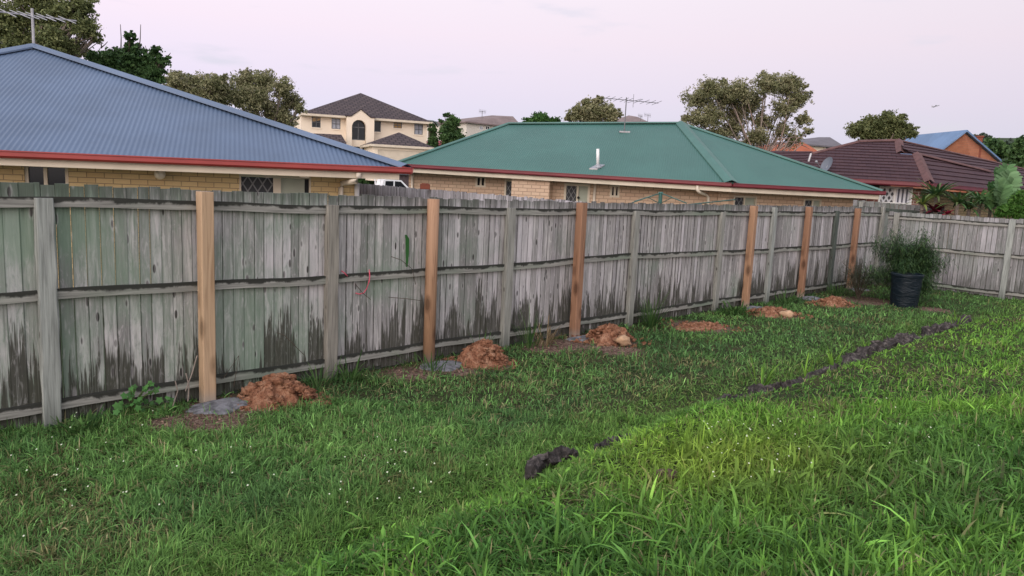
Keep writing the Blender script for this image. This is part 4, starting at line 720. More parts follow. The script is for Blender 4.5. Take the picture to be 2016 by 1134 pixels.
for i, (a, c, z0, z1, mt, g_) in enumerate(ops):
    b = MB(); t = .05; Wt.box(b, a, a + t, z0, z1, -.14, .01); Wt.box(b, c - t, c, z0, z1, -.14, .01); Wt.box(b, a + t, c - t, z1 - t, z1, -.14, .01); Wt.box(b, a + t, c - t, z0, z0 + t, -.14, .01)
    if g_: Wt.box(b, (a + c) / 2 - .02, (a + c) / 2 + .02, z0 + t, z1 - t, -.1, .0); Wt.box(b, a + t, c - t, (z0 + z1) / 2 - .02, (z0 + z1) / 2 + .02, -.1, -.003)
    fr = b.build('window', M['metal_dark'], th); flatpane(Wt, fr, 'pane', a + t, c - t, z0 + t, z1 - t, -.1, M[mt]); b = MB(); Wt.box(b, a - .05, c + .05, z0 - .12, z0 - .003, -.02, .06); b.build('sill', M['render_cream'], fr)
    if i == 0: b = MB(); b.poly([Wt.Q(a + t, z1 - t, -.095), Wt.Q(a + t, z0 + (z1 - z0) * .55, -.095), Wt.Q(c - t, z1 - (z1 - z0) * .3, -.095), Wt.Q(c - t, z1 - t, -.095)]); b.build('pane', M['glass_gold'], fr)  # slanted gold piece paints the sunset's reflection on the upper glass
# portico with arch
Wp = Wt.shift(1.1); sl_, _ = Wp.sz(683, 240); sr_, _ = Wp.sz(737, 240); sa, _ = Wp.sz(693, 250); sb, _ = Wp.sz(721, 250); sm = (sa + sb) / 2; ra = (sb - sa) / 2; zat = Wp.sz(707, 236)[1]; zsp = zat - ra; zsh = Wp.sz(683, 231)[1]; zpk = Wp.sz(711, 216)[1]; z0p = 1.5
b = MB(); Wp.box(b, sl_, sa, z0p, zsh, -1.2, 0); Wp.box(b, sb, sr_, z0p, zsh, -1.2, 0); K = 16
arc = [(sm - ra * math.cos(math.pi * k / K), zsp + ra * math.sin(math.pi * k / K)) for k in range(K + 1)]
spk = (sl_ + sr_) / 2; topo = lambda s: zsh + .1 + (zpk - zsh - .1) * max(0, 1 - abs(s - spk) / ((sr_ - sl_) * .36))
for (s0_, q0), (s1_, q1) in zip(arc[:-1], arc[1:]):
    for d_ in (0, -.8): b.poly([Wp.Q(s0_, q0, d_), Wp.Q(s1_, q1, d_), Wp.Q(s1_, topo(s1_), d_), Wp.Q(s0_, topo(s0_), d_)])
    b.poly([Wp.Q(s0_, q0, 0), Wp.Q(s0_, q0, -1.0), Wp.Q(s1_, q1, -1.0), Wp.Q(s1_, q1, 0)])
b.poly([Wp.Q(sl_, zsh), Wp.Q(sa, zsh), Wp.Q(sa, topo(sa)), Wp.Q(sa - .3, topo(sa - .3)), Wp.Q(sl_, topo(sl_))]); b.poly([Wp.Q(sb, zsh), Wp.Q(sr_, zsh), Wp.Q(sr_, topo(sr_)), Wp.Q(sb + .3, topo(sb + .3)), Wp.Q(sb, topo(sb))])
pt_ = b.build('portico', M['render_cream'], th)
b = MB(); n_ = [(s, topo(s)) for s in (sl_ - .1, spk - (sr_ - sl_) * .36, spk, spk + (sr_ - sl_) * .36, sr_ + .1)]
for (s0_, q0), (s1_, q1) in zip(n_[:-1], n_[1:]): b.hexa([Wp.Q(s0_, q0 + .003, .08), Wp.Q(s1_, q1 + .003, .08), Wp.Q(s1_, q1 + .003, -4), Wp.Q(s0_, q0 + .003, -4), Wp.Q(s0_, q0 + .1, .08), Wp.Q(s1_, q1 + .1, .08), Wp.Q(s1_, q1 + .1, -4), Wp.Q(s0_, q0 + .1, -4)])
b.build('gable_roof', M['tile_dark'], pt_)
Wq = Wp.shift(-.62); zwb = Wq.sz(707, 276)[1]; zdr = Wq.sz(707, 289)[1]; b = MB(); a_, c_2 = sa + .04, sb - .04; arc2 = [(sm + (s - sm) * .97, q - .03) for s, q in arc]; b.poly([Wq.Q(arc2[0][0], zwb)] + [Wq.Q(s, q) for s, q in arc2] + [Wq.Q(arc2[-1][0], zwb)]); aw = b.build('arched_window', M['glass'], pt_)
b = MB(); Wq.box(b, sm - .03, sm + .03, zwb, zat - .1, .0, .05); Wq.box(b, a_, c_2, zsp - .04, zsp + .04, .0, .05); Wq.box(b, a_, c_2, zwb - .002, zwb + .07, 0, .05); b.build('glazing_bar', M['metal_dark'], aw)
b = MB(); Wq.box(b, a_ - .03, c_2 + .03, zdr, zwb - .01, -.1, .1); b.build('balcony_wall', M['render_cream'], pt_); b = MB(); Wq.box(b, a_, c_2, z0p, zdr, -.1, -.02); dq = b.build('entrance_door', M['dark'], pt_)
b = MB(); [Wq.box(b, s - .04, s + .04, z0p, zdr, -.02, .04) for s in (a_ + .25, sm + .25, c_2 - .25)]; b.build('door_frame', M['cream'], dq)
# garage wing
ga = P(729, 283.5, 65.5); gb = P(855, 290, 67.5); ga.z = gb.z = (ga.z + gb.z) / 2; gap = P(785.5, 260.5, 69.6); eg_ = (gb - ga).normalized(); ngg = Vector((eg_.y, -eg_.x, 0)); gw = empty('x', (0, 0, 0)); bpy.data.objects.remove(gw)
ga2 = ga - ngg * 6; gb2 = gb - ngg * 6; b = MB(); b.poly([ga, gb, gap]); b.poly([gb, gb2, gap]); b.poly([ga2, ga, gap]); b.poly([gb2, ga2, gap]); b.build('garage_roof', M['tile_dark'], th)
b = MB(); b.add([ga, gb, gb2, ga2] + [p - dz * .2 for p in (ga, gb, gb2, ga2)], [(0, 1, 5, 4), (1, 2, 6, 5), (2, 3, 7, 6), (3, 0, 4, 7), (4, 5, 6, 7)]); b.build('garage_fascia', M['cream'], th)
Wz = Wall(ga - ngg * .3 + eg_ * .3, gb - ngg * .3 - eg_ * .2); a, zt_ = Wz.sz(744, 294); c, _ = Wz.sz(841, 296); b = MB(); wall_open(b, Wz.p, Wz.e, Wz.n, 0, Wz.L, 1.5, ga.z - .19, [(a, c, 1.5, zt_)], .12); b.poly([Wz.Q(0, 1.5), Wz.Q(0, ga.z - .19), Wz.Q(0, ga.z - .19, -5), Wz.Q(0, 1.5, -5)]); b.poly([Wz.Q(Wz.L, 1.5), Wz.Q(Wz.L, 1.5, -5), Wz.Q(Wz.L, ga.z - .19, -5), Wz.Q(Wz.L, ga.z - .19)]); b.build('garage_wall', M['render_cream'], th)
b = MB(); zz_ = 1.5
while zz_ < zt_ - .1: Wz.box(b, a, c, zz_, min(zz_ + .5, zt_), -.11, -.06); zz_ += .53
b.build('garage_door', M['cream'], th)
# low wing on the left
la = P(596, 277, 67); lb_ = P(682, 280, 68.3); la.z = lb_.z = (la.z + lb_.z) / 2; l1 = P(618, 262.5, 69.5); l2 = P(672, 265, 70); b = MB(); b.poly([la, lb_, l2, l1]); b.poly([lb_, l2, l2 + dz * -.01 - n * 1, lb_ - n * 3]); b.add([la, lb_, lb_ - n * 3, la - n * 3] + [p - dz * .2 for p in (la, lb_, lb_ - n * 3, la - n * 3)], [(0, 1, 5, 4), (1, 2, 6, 5), (3, 0, 4, 7), (4, 5, 6, 7)]); b.build('wing_roof', M['tile_dark'], th)
Wl = Wall(la - n * .4, lb_ - n * .4); b = MB(); wall_open(b, Wl.p, Wl.e, Wl.n, 0, Wl.L, 1.5, la.z - .19, []); b.build('wing_wall', M['render_cream'], th)
# blue gable house with chimney
D0 = 62.; pk = P(1899, 256, D0); el = P(1830, 300, D0 + 1.5); e2_ = P(1968, 312, D0 + 1.0); el.z = e2_.z = (el.z + e2_.z) / 2 - .3; ridL = P(1775, 261, D0 + 9)
gvec = ridL - pk; gvec.z = 0; bgh = empty('house', Vector((pk.x, pk.y, terr(np.array([pk.x]), np.array([pk.y]))[0])), 'orange brick gable house with blue metal roof and tall brick chimney', 'house')
b = MB(); fr_ = -gvec.normalized() * .35; b.poly([el + fr_, pk + fr_, pk + gvec, el + gvec]); b.poly([pk + fr_, e2_ + fr_, e2_ + gvec, pk + gvec]); b.poly([el + fr_ - dz * .15, pk + fr_ - dz * .15, pk + gvec - dz * .15, el + gvec - dz * .15]); b.poly([pk + fr_ - dz * .15, e2_ + fr_ - dz * .15, e2_ + gvec - dz * .15, pk + gvec - dz * .15])
b.poly([el + fr_, pk + fr_, pk + fr_ - dz * .15, el + fr_ - dz * .15]); b.poly([pk + fr_, e2_ + fr_, e2_ + fr_ - dz * .15, pk + fr_ - dz * .15]); b.build('roof', M['roof_blue2'], bgh)
b = MB(); f1 = el - dz * .2; f2 = e2_ - dz * .2; f3 = pk - dz * .2; b.poly([Vector((f1.x, f1.y, 0)), Vector((f2.x, f2.y, 0)), f2, f3, f1]); b.poly([Vector((f1.x, f1.y, 0)), f1, f1 + gvec, Vector((f1.x + gvec.x, f1.y + gvec.y, 0))]); b.build('wall', M['brick_orange'], bgh)
wd_ = (f2 - f1).normalized(); wn = Vector((wd_.y, -wd_.x, 0)).normalized(); Wc = Wall(f1, f2); a, zt_ = Wc.sz(1914, 271); c, _ = Wc.sz(1926, 271); b = MB(); Wc.box(b, a, c, 1, zt_, -.3, .75); Wc.box(b, a - .06, c + .06, zt_, zt_ + .12, -.35, .8); b.build('chimney', M['brick_pier'], bgh)
for x, y0, y1 in ((1878, 291, 307), (1925.5, 293, 312)):
    a, z1 = Wc.sz(x, y0); _, z2 = Wc.sz(x, y1); b = MB(); Wc.box(b, a - .15, a - .02, z2 - 2, z1 - .15, .03, .12); Wc.box(b, a - .15, a + .22, z1 - .15, z1 + .12, .03, .3); b.build('wall_bracket', M['brick_pier'], bgh)
# ------------------------------------------------------------------ white ute beside the green house
u0 = P(749, 366, 60); eu = Vector((.88, .47, 0)).normalized(); nu2 = Vector((eu.y, -eu.x, 0)); zr = P(760, 353.5, 60).z; Z0 = zr - 1.78
ut = empty('utility_truck', Vector((u0.x, u0.y, Z0)), 'white crew cab utility truck with dark windows parked behind the far paling fence', 'utility truck')
Uq = lambda s, z, d: Vector((u0.x, u0.y, 0)) + eu * s - nu2 * d + dz * (Z0 + z)
b = MB(); prof = [(-1.2, .55), (-1.2, 1.12), (.15, 1.12), (.25, 1.74), (.45, 1.80), (1.75, 1.78), (2.45, 1.16), (3.5, 1.06), (3.65, .9), (3.65, .45), (-1.2, .45)]
kk = len(prof); b.add([Uq(s, z, 0) for s, z in prof] + [Uq(s, z, 1.75) for s, z in prof], [tuple(range(kk)), tuple(range(2 * kk - 1, kk - 1, -1))] + [(i, (i + 1) % kk, kk + (i + 1) % kk, kk + i) for i in range(kk)]); b.build('body', M['car'], ut)
for q in ([(.38, 1.18), (.42, 1.66), (1.08, 1.68), (1.08, 1.18)], [(1.2, 1.18), (1.2, 1.68), (1.7, 1.66), (2.2, 1.2)]):
    b = MB(); b.poly([Uq(s, z, -.006) for s, z in q]); b.build('window', M['glass'], ut)
b = MB(); b.tube([Uq(.08, 1.1, .1), Uq(.0, 1.85, .1), Uq(.0, 1.85, 1.6), Uq(.08, 1.1, 1.6)], .03, 6); b.tube([Uq(-.35, 1.1, .1), Uq(-.4, 1.8, .1)], .03, 6); b.build('ladder_rack', M['white'], ut)
for s in (-.5, 2.8):
    for d_ in (-.02, 1.62): b = MB(); b.tube([Uq(s, .36, d_), Uq(s, .36, d_ + .2)], .36, 18); b.build('wheel', M['rubber'], ut)
# dark carport beyond the ute
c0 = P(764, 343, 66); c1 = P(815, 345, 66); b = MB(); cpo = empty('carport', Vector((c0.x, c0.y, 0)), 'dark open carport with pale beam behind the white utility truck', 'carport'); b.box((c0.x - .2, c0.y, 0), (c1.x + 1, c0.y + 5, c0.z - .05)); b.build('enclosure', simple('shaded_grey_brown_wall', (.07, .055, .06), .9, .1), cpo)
b = MB(); b.box((c0.x - .5, c0.y - .3, c0.z), (c1.x + 1, c0.y + 5, c0.z + .12)); b.build('roof', simple('dark_carport_roof', (.06, .06, .07)), cpo)
# ------------------------------------------------------------------ rotary clothes line
hp = P(1299, 405, 15.5); ht = P(1299, 380, 15.5); cl = empty('clothes_line', Vector((hp.x, hp.y, -.05)), 'dark green rotary clothes line with drooping arms behind the long fence', 'clothes line')
b = MB(); b.tube([(hp.x, hp.y, -.05), (hp.x, hp.y, ht.z - .12)], .025, 10); b.tube([(hp.x, hp.y, ht.z - .26), (hp.x, hp.y, ht.z)], .04, 10); b.build('pole', M['green_metal'], cl)
b = MB(); b.tube([(hp.x, hp.y, ht.z), (hp.x, hp.y, ht.z + .025)], [.055, .04], 10); b.build('cap', M['green_metal'], cl)
for k, (x, y, D) in enumerate([(1244, 399, 15.2), (1352, 400, 14.8), (1447, 393, 16.8), (1250, 396, 16.8)]):
    q = P(x, y, D); b = MB(); b.tube([(hp.x, hp.y, ht.z - (0.0 if k != 2 else .30)), q], .011 if k != 2 else .014, 6)
    if k < 2: m_ = Vector((hp.x, hp.y, ht.z)).lerp(q, .45); b.tube([m_, (hp.x, hp.y, ht.z - .22)], .008, 6)
    b.build('arm', M['green_metal'], cl)
# ------------------------------------------------------------------ leaves and trees
def leaf_cloud(centres, radii, n, size, aspect, pal, seed, clus=.35, droop=0., shell=.55):
    """leaf quads gathered in small clumps inside blobs; returns verts, quads, colours"""
    r = np.random.default_rng(seed); centres = np.array(centres); radii = np.array(radii); vol = radii ** 2.2; vol = vol / vol.sum(); V = []; Cc = []
    ncl = max(6, n // 20); bi = r.choice(len(centres), ncl, p=vol); d = r.normal(size=(ncl, 3)); d /= np.linalg.norm(d, axis=1)[:, None]; rr = (shell + (1 - shell) * r.random(ncl)) * (r.random(ncl) ** .28)
    d[:, 2] *= .82; cc = centres[bi] + d * (radii[bi] * rr)[:, None]; csz = radii[bi] * clus * r.uniform(.35, 1.1, ncl); cv = r.random(ncl)
    k = r.integers(0, ncl, n); off = r.normal(size=(n, 3)) * .42; off[:, 2] *= .65; p = cc[k] + off * csz[k][:, None]
    a = r.normal(size=(n, 3)); a[:, 2] -= droop; a /= np.linalg.norm(a, axis=1)[:, None]; b_ = np.cross(a, r.normal(size=(n, 3))); b_ /= np.linalg.norm(b_, axis=1)[:, None]
    s = size * r.uniform(.6, 1.35, n); u = a * s[:, None]; w_ = b_ * (s * aspect)[:, None]
    vs = np.stack([p - u * .5, p + w_ * .5, p + u * .5, p - w_ * .5], 1).reshape(-1, 3); q = np.arange(4 * n).reshape(n, 4)
    pal = np.array(pal); t = np.clip(cv[k] * .7 + r.random(n) * .3, 0, .999) * (len(pal) - 1); i = t.astype(int); f = (t - i)[:, None]; c = pal[i] * (1 - f) + pal[np.minimum(i + 1, len(pal) - 1)] * f; c = c * r.uniform(.75, 1.25, (n, 1))
    return vs, q, np.repeat(c, 4, axis=0), cc
def tree(name, lab, trunk_px, D, blobs, pal, n, size, aspect=.45, bark='bark', tr=.2, group=None, clus=.35, droop=0., shell=.5, seed=0, twigs=40, base=None, tops=()):
    tx, ty = trunk_px; gz = float(terr(np.array([0.]), np.array([D]))[0]) if base is None else base; d = ray(tx, ty); root = Vector((d[0] * D, D, gz)); r_ = random.Random(seed + 5)
    cs = []; rs = []
    for (x, y, rp_) in blobs: rad = rp_ * D / FPX; c = P(x, y, D + r_.uniform(-.6, .6) * rad * 1.2); cs.append(tuple(c)); rs.append(rad)
    o = empty(name, root, lab, 'tree', group); vs, q, col, cc = leaf_cloud(cs, rs, n, size, aspect, pal, seed, clus, droop, shell)
    b = MB(); cm_ = Vector(tuple(np.mean(cs, axis=0))); lowz = min(c[2] - r2 * .6 for c, r2 in zip(cs, rs)); fork = Vector((root.x * .7 + cm_.x * .3, root.y * .7 + cm_.y * .3, max(root.z + 1.0, root.z + (lowz - root.z) * .8)))
    b.tube([root - dz * .3, root.lerp(fork, .5) + Vector((r_.uniform(-.1, .1), 0, 0)), fork], [tr * 1.25, tr, tr * .85], 8)
    for c, rad in zip(cs, rs):
        c = Vector(c); m1 = fork.lerp(c, .45) + Vector((r_.uniform(-.2, .2) * rad, r_.uniform(-.2, .2) * rad, -.15 * rad)); b.tube([fork, m1, c], [tr * .55, tr * .35, tr * .15], 6, False)
        near = [Vector(tuple(v)) for v in cc if (Vector(tuple(v)) - c).length < rad * 1.05]; r_.shuffle(near)
        for v in near[:max(3, twigs // len(cs))]: s_ = m1.lerp(c, r_.random()); b.tube([s_, s_.lerp(v, .5) + Vector((0, 0, .12 * rad * r_.uniform(-1, 1))), v], [tr * .17, tr * .1, tr * .04], 4, False)
    b.build('trunk', M[bark], o, smooth=True, uv=False); big_mesh('crown', vs, q, np.zeros((0, 3), int), col, M['leaf'], o, smooth=False); return o
GUM = [(.12, .13, .065), (.175, .185, .09), (.235, .235, .125), (.30, .285, .17), (.36, .33, .22)]
DK = [(.028, .06, .025), (.052, .105, .038), (.08, .15, .05), (.115, .19, .07)]
OLV = [(.075, .095, .04), (.13, .155, .065), (.185, .21, .085), (.25, .26, .125)]
tree('gum_tree', 'large olive gum tree behind the blue roof apex at the far left', (60, 200), 30, [(20, 40, 62), (90, 30, 60), (140, 25, 45), (170, 60, 34), (110, 80, 45), (40, 85, 45), (158, 10, 34), (-30, 60, 60), (150, 95, 24), (70, -20, 60), (190, 75, 16)], OLV, 42000, .13, .45, tr=.28, seed=1, twigs=120, shell=.3)
tree('vine_tree', 'dark leafy tree smothered in vines with bare upright stalks', (240, 200), 33, [(200, 125, 36), (235, 118, 34), (262, 98, 24), (256, 72, 15), (292, 122, 30), (305, 100, 15), (320, 118, 16), (268, 140, 34), (225, 148, 34), (185, 112, 18), (300, 150, 28)], DK, 24000, .135, .6, 'bark_dark', seed=2, twigs=50, shell=.35)
st = bpy.data.objects['vine_tree']; b = MB()
for x0, y0, x1, y1 in ((238, 100, 237, 48), (273, 105, 277, 48), (290, 110, 286, 90), (200, 95, 195, 62), (198, 95, 212, 82), (328, 112, 336, 104)): b.tube([P(x0, y0, 33), P((x0 + x1) / 2 + 1, (y0 + y1) / 2, 33), P(x1, y1, 33)], [.03, .02, .012], 5)
b.build('bare_stalk', M['bark_dark'], st)
tree('gum_tree', 'brownish gum tree between the vine covered tree and the taller gum', (400, 260), 42, [(350, 165, 32), (385, 165, 30), (420, 165, 32), (445, 185, 30), (375, 190, 30), (410, 200, 36), (338, 150, 14), (440, 155, 14)], GUM, 26000, .15, .42, seed=3, twigs=110, tr=.2, shell=.2, group='brownish gum trees behind the blue roof')
tree('gum_tree', 'tall brownish gum tree just left of the cream two storey house', (530, 260), 44, [(480, 165, 32), (520, 160, 32), (555, 175, 30), (575, 200, 26), (500, 195, 40), (545, 225, 34), (485, 145, 14), (590, 215, 14), (562, 240, 28), (465, 190, 26)], GUM, 34000, .15, .42, seed=4, twigs=140, tr=.24, shell=.2, group='brownish gum trees behind the blue roof')
for x0, y0, h0, wd_, s_, lab in ((886, 282, 62, 29, 5, 'tallest dark green conifer right of the cream house'), (852, 290, 50, 12, 6, 'narrow dark conifer touching the cream house wall')):
    tree('conifer_tree', lab, (x0, y0), 70, [(x0 + random.uniform(-.25, .25) * wd_, y0 - h0 * t, wd_ * (1.05 - .65 * t)) for t in (.1, .3, .5, .68)] + [(x0 + dx * wd_, y0 - h0 * t, wd_ * .22) for dx, t in ((-.35, .88), (-.05, .9), (.25, .84), (.5, .7), (-.6, .7))], DK, 14000, .22, .5, 'bark_dark', seed=s_, twigs=12, shell=.4, clus=.3, group='dark conifers beside the cream house')
tree('round_tree', 'rounded bright green tree just above the green roof ridge', (1065, 260), 60, [(1065, 240, 24), (1045, 245, 20), (1088, 245, 20), (1066, 232, 14)], [(.03, .07, .02), (.05, .12, .03), (.08, .17, .04)], 11000, .2, .6, 'bark_dark', seed=8, twigs=12, shell=.5)
tree('gum_tree', 'brown gum tree behind the mid antenna on the green ridge', (1165, 260), 48, [(1140, 222, 24), (1165, 215, 26), (1190, 220, 26), (1178, 198, 13), (1150, 200, 11), (1210, 225, 16), (1120, 232, 14), (1165, 238, 26), (1205, 238, 18)], GUM, 20000, .16, .45, seed=9, twigs=60, tr=.16, shell=.25)
tree('gum_tree', 'biggest gum tree with many pale bare limbs behind the green roof', (1500, 330), 40, [(1375, 195, 37), (1400, 175, 33), (1430, 190, 40), (1455, 180, 37), (1480, 200, 35), (1510, 165, 33), (1545, 170, 35), (1570, 195, 31), (1582, 235, 22), (1450, 225, 37), (1400, 230, 37), (1370, 235, 29), (1350, 232, 14), (1505, 148, 14), (1545, 215, 31), (1425, 162, 14), (1500, 240, 29), (1560, 165, 26), (1440, 255, 31), (1590, 258, 15), (1586, 170, 12), (1540, 255, 26), (1490, 270, 29), (1565, 275, 24), (1460, 285, 22), (1410, 262, 22)], GUM, 82000, .125, .4, seed=10, twigs=150, tr=.10, shell=.1, clus=.3)
bg_ = [o for o in bpy.data.objects if o.name.startswith('gum_tree')][-1]; b = MB(); r_ = random.Random(4)
for k in range(15):
    x0 = r_.uniform(1478, 1552); x1 = x0 + r_.uniform(-60, 45); y1 = r_.uniform(180, 262); p = P(x0, 318, 40 + r_.uniform(-.8, .8)); q = P(x1, y1, 40 + r_.uniform(-1, 1)); m_ = p.lerp(q, .5) + Vector((r_.uniform(-.35, .35), 0, 0)); w0 = r_.uniform(.02, .05); b.tube([p, p.lerp(q, .25) + (m_ - p.lerp(q, .5)) * .8, m_, q], [w0, w0 * .85, w0 * .6, w0 * .25], 5)
for k in range(14):
    x0 = r_.uniform(1500, 1560); p = P(x0, 300, 39); q = P(x0 + r_.uniform(20, 55), r_.uniform(266, 296), 39.5); b.tube([p, p.lerp(q, .5) + dz * .3, q], [.03, .025, .012], 5)
b.build('bare_limbs', simple('pale_limb_bark', (.26, .19, .165), .9, .2, .3, 3), bg_, smooth=True, uv=False)
tree('round_tree', 'dark spreading tree behind the brown tiled roof, left of the blue gable', (1740, 290), 60, [(1690, 255, 26), (1715, 242, 24), (1745, 238, 25), (1770, 240, 20), (1785, 255, 22), (1720, 262, 30), (1760, 262, 30), (1778, 228, 10), (1795, 262, 14)], [tuple(v * .8 for v in c_) for c_ in OLV], 24000, .2, .5, seed=12, twigs=50, shell=.25)
tree('hill_tree', 'dark bushy tree right of the blue gable house chimney', (1965, 300), 75, [(1955, 290, 20), (1975, 298, 18), (1940, 298, 14)], DK, 4000, .4, .6, 'bark_dark', seed=13, twigs=10, group='dark trees by the right edge')
tree('hill_tree', 'large dark tree cut by the right edge of the view', (2010, 320), 55, [(2010, 300, 28), (2000, 325, 26), (2030, 290, 30), (2012, 282, 16), (2030, 330, 30)], DK, 8000, .3, .6, 'bark_dark', seed=14, twigs=12, group='dark trees by the right edge')
vs, q, col, _ = leaf_cloud([tuple(P(x, y, 235)) for x, y in ((1900, 288), (1925, 275), (1945, 278), (1965, 282), (1990, 285), (2010, 283), (1912, 276), (2035, 286), (1935, 270))], [2.6, 2.2, 2.2, 2.1, 2.2, 2.2, 1.6, 2.2, 1.8], 6000, .9, .7, [(.05, .075, .06), (.08, .11, .085), (.11, .14, .11)], 30)
tag(big_mesh('far_wood', vs, q, np.zeros((0, 3), int), col, M['leaf'], smooth=False), 'hazy far wood covering the hilltop at the right', kind='stuff')
# small palm behind the cream house
p0 = P(845, 262, 95); pr = empty('palm_tree', Vector((p0.x, p0.y, 2.5)), 'small grey palm peeping over the eave of the cream house', 'tree'); tp = P(846, 240, 95); b = MB(); b.tube([(p0.x, p0.y, 2.5), tp], [.2, .15], 7); b.build('trunk', M['bark'], pr); b = MB()
for k in range(16):
    a = k * 2.4; d = Vector((math.cos(a), math.sin(a), 0)); L_ = 1.5; pts = [tp + d * L_ * t + dz * (1.0 * t - 1.5 * t * t) * 1.1 for t in (0, .3, .6, 1)]; sdv = d.cross(dz) * .16
    for p, q_ in zip(pts[:-1], pts[1:]): b.poly([p - sdv, q_ - sdv * .7, q_ + sdv * .7, p + sdv])
b.build('fronds', simple('grey_green_frond', (.09, .11, .09), .7), pr)
# airplane
c = P(1842, 209, 600); r = empty('airplane', c, 'tiny distant airplane in the pink sky at the upper right', 'airplane'); ax = (P(1850, 206.5, 600) - P(1834, 210, 600)).normalized(); b = MB(); L_ = 3.2; b.tube([c - ax * L_, c - ax * L_ * .8, c + ax * L_ * .7, c + ax * L_], [.1, .35, .35, .08], 10); b.build('fuselage', M['metal'], r, smooth=True)
sdv = Vector((-.2, -1, .25)).normalized(); up_ = dz
for sg_ in (-1, 1): b = MB(); b.hexa([c + ax * .7, c - ax * .5, c - ax * 1.0 + sdv * sg_ * 3, c - ax * .5 + sdv * sg_ * 3, c + ax * .7 + up_ * .1, c - ax * .5 + up_ * .1, c - ax * 1.0 + sdv * sg_ * 3 + up_ * .06, c - ax * .5 + sdv * sg_ * 3 + up_ * .06]); b.build('wing', M['metal'], r)
b = MB(); b.hexa([c - ax * 2.2, c - ax * 3.1, c - ax * 3.3 + up_ * 1.2, c - ax * 2.9 + up_ * 1.2, c - ax * 2.2 + sdv * .1, c - ax * 3.1 + sdv * .1, c - ax * 3.3 + up_ * 1.2 + sdv * .08, c - ax * 2.9 + up_ * 1.2 + sdv * .08]); b.build('tail_fin', M['metal'], r)
# ------------------------------------------------------------------ strap leaf plants beyond the right fence
def strap(root, dirs, L_, w_, cols, droop=.5, seed=0, folds=5):
    """arching strap leaves from one root: verts, quads, cols"""
    r = np.random.default_rng(seed); V = []; Q = []; K = []; n = folds
    for d in dirs:
        d = np.array(d, float); d /= np.linalg.norm(d); h = np.array([d[0], d[1], 0]); hl = np.linalg.norm(h) + 1e-6; side = np.cross(d, [0, 0, 1.]); sl2 = np.linalg.norm(side); side = side / sl2 if sl2 > 1e-3 else np.array([1., 0, 0]); L2 = L_ * r.uniform(.7, 1.1); c = np.array(cols[r.integers(len(cols))]) * r.uniform(.75, 1.25); b0 = len(V)
        for k in range(n + 1):
            t = k / n; p = np.array(root) + d * L2 * t - np.array([0, 0, 1.]) * droop * L2 * t * t * (hl * .9 + .1) + h * .12 * L2 * t * t; ww_ = w_ * (math.sin(math.pi * min(1, .12 + t * .88)) ** .6) * .5; V += [p - side * ww_, p + side * ww_]; K += [c, c]
        Q += [(b0 + 2 * k, b0 + 2 * k + 1, b0 + 2 * k + 3, b0 + 2 * k + 2) for k in range(n)]
    return np.array(V), np.array(Q), np.array(K)
def rosette(name, lab, x, y, D, L_, w_, cols, n, cat='plant', seed=0, stem=None, droop=.5, up=.4, group=None):
    c = P(x, y, D); r = random.Random(seed); o = empty(name, Vector((c.x, c.y, 0)), lab, cat, group); dirs = []
    for k in range(n): a = k * 2.4; e_ = up + (1 - up) * 2.0 * (1 - k / n) - .15; dirs.append((math.cos(a), math.sin(a), e_ + r.uniform(-.1, .1)))
    v, q, k_ = strap(tuple(c), dirs, L_, w_, cols, droop, seed); big_mesh('leaves', v, q, np.zeros((0, 3), int), k_, M['leaf'], o, smooth=True)
    b = MB(); b.tube([(c.x + (stem or 0), c.y, 0), (c.x + (stem or 0) * .3, c.y, c.z * .6), c], [.05, .045, .04], 7); b.build('stem', M['bark'], o); return o
YU = [(.035, .085, .03), (.06, .13, .04), (.12, .17, .06)]
rosette('dracaena', 'spiky green dracaena with upright narrow leaves on a bare pale stem', 1843, 388, 18.5, .85, .06, YU, 64, seed=1, stem=.12, group='strap leaved plants behind the right fence')
rosette('dracaena', 'yellow green spiky dracaena leaning left of the taller one', 1816, 404, 18.2, .75, .06, [(.09, .14, .04), (.16, .2, .05), (.05, .1, .03)], 30, seed=2, group='strap leaved plants behind the right fence')
rosette('cordyline', 'dark crimson leaved cordyline below the spiky dracaena', 1842, 418, 18.1, .5, .1, [(.10, .012, .025), (.16, .02, .04), (.06, .012, .02)], 36, seed=3, group='strap leaved plants behind the right fence')
rosette('cordyline', 'bright pink leaved cordyline low against the fence top', 1865, 422, 17.8, .22, .08, [(.34, .03, .07), (.25, .02, .05)], 14, seed=4, group='strap leaved plants behind the right fence')
for k, (x, y, L_, lab) in enumerate([(1885, 402, .7, 'green strap plant right of the pink cordyline'), (1908, 412, .62, 'low green strap plant against the fence, second from the pink one'), (1930, 400, .8, 'dark green spiky plant left of the fan palm'), (1950, 412, .7, 'bushy strap plant just under the fan palm leaf')]):
    rosette('dracaena', lab, x, y, 18 + .3 * k, L_, .055, YU, 50, seed=5 + k, group='strap leaved plants behind the right fence')
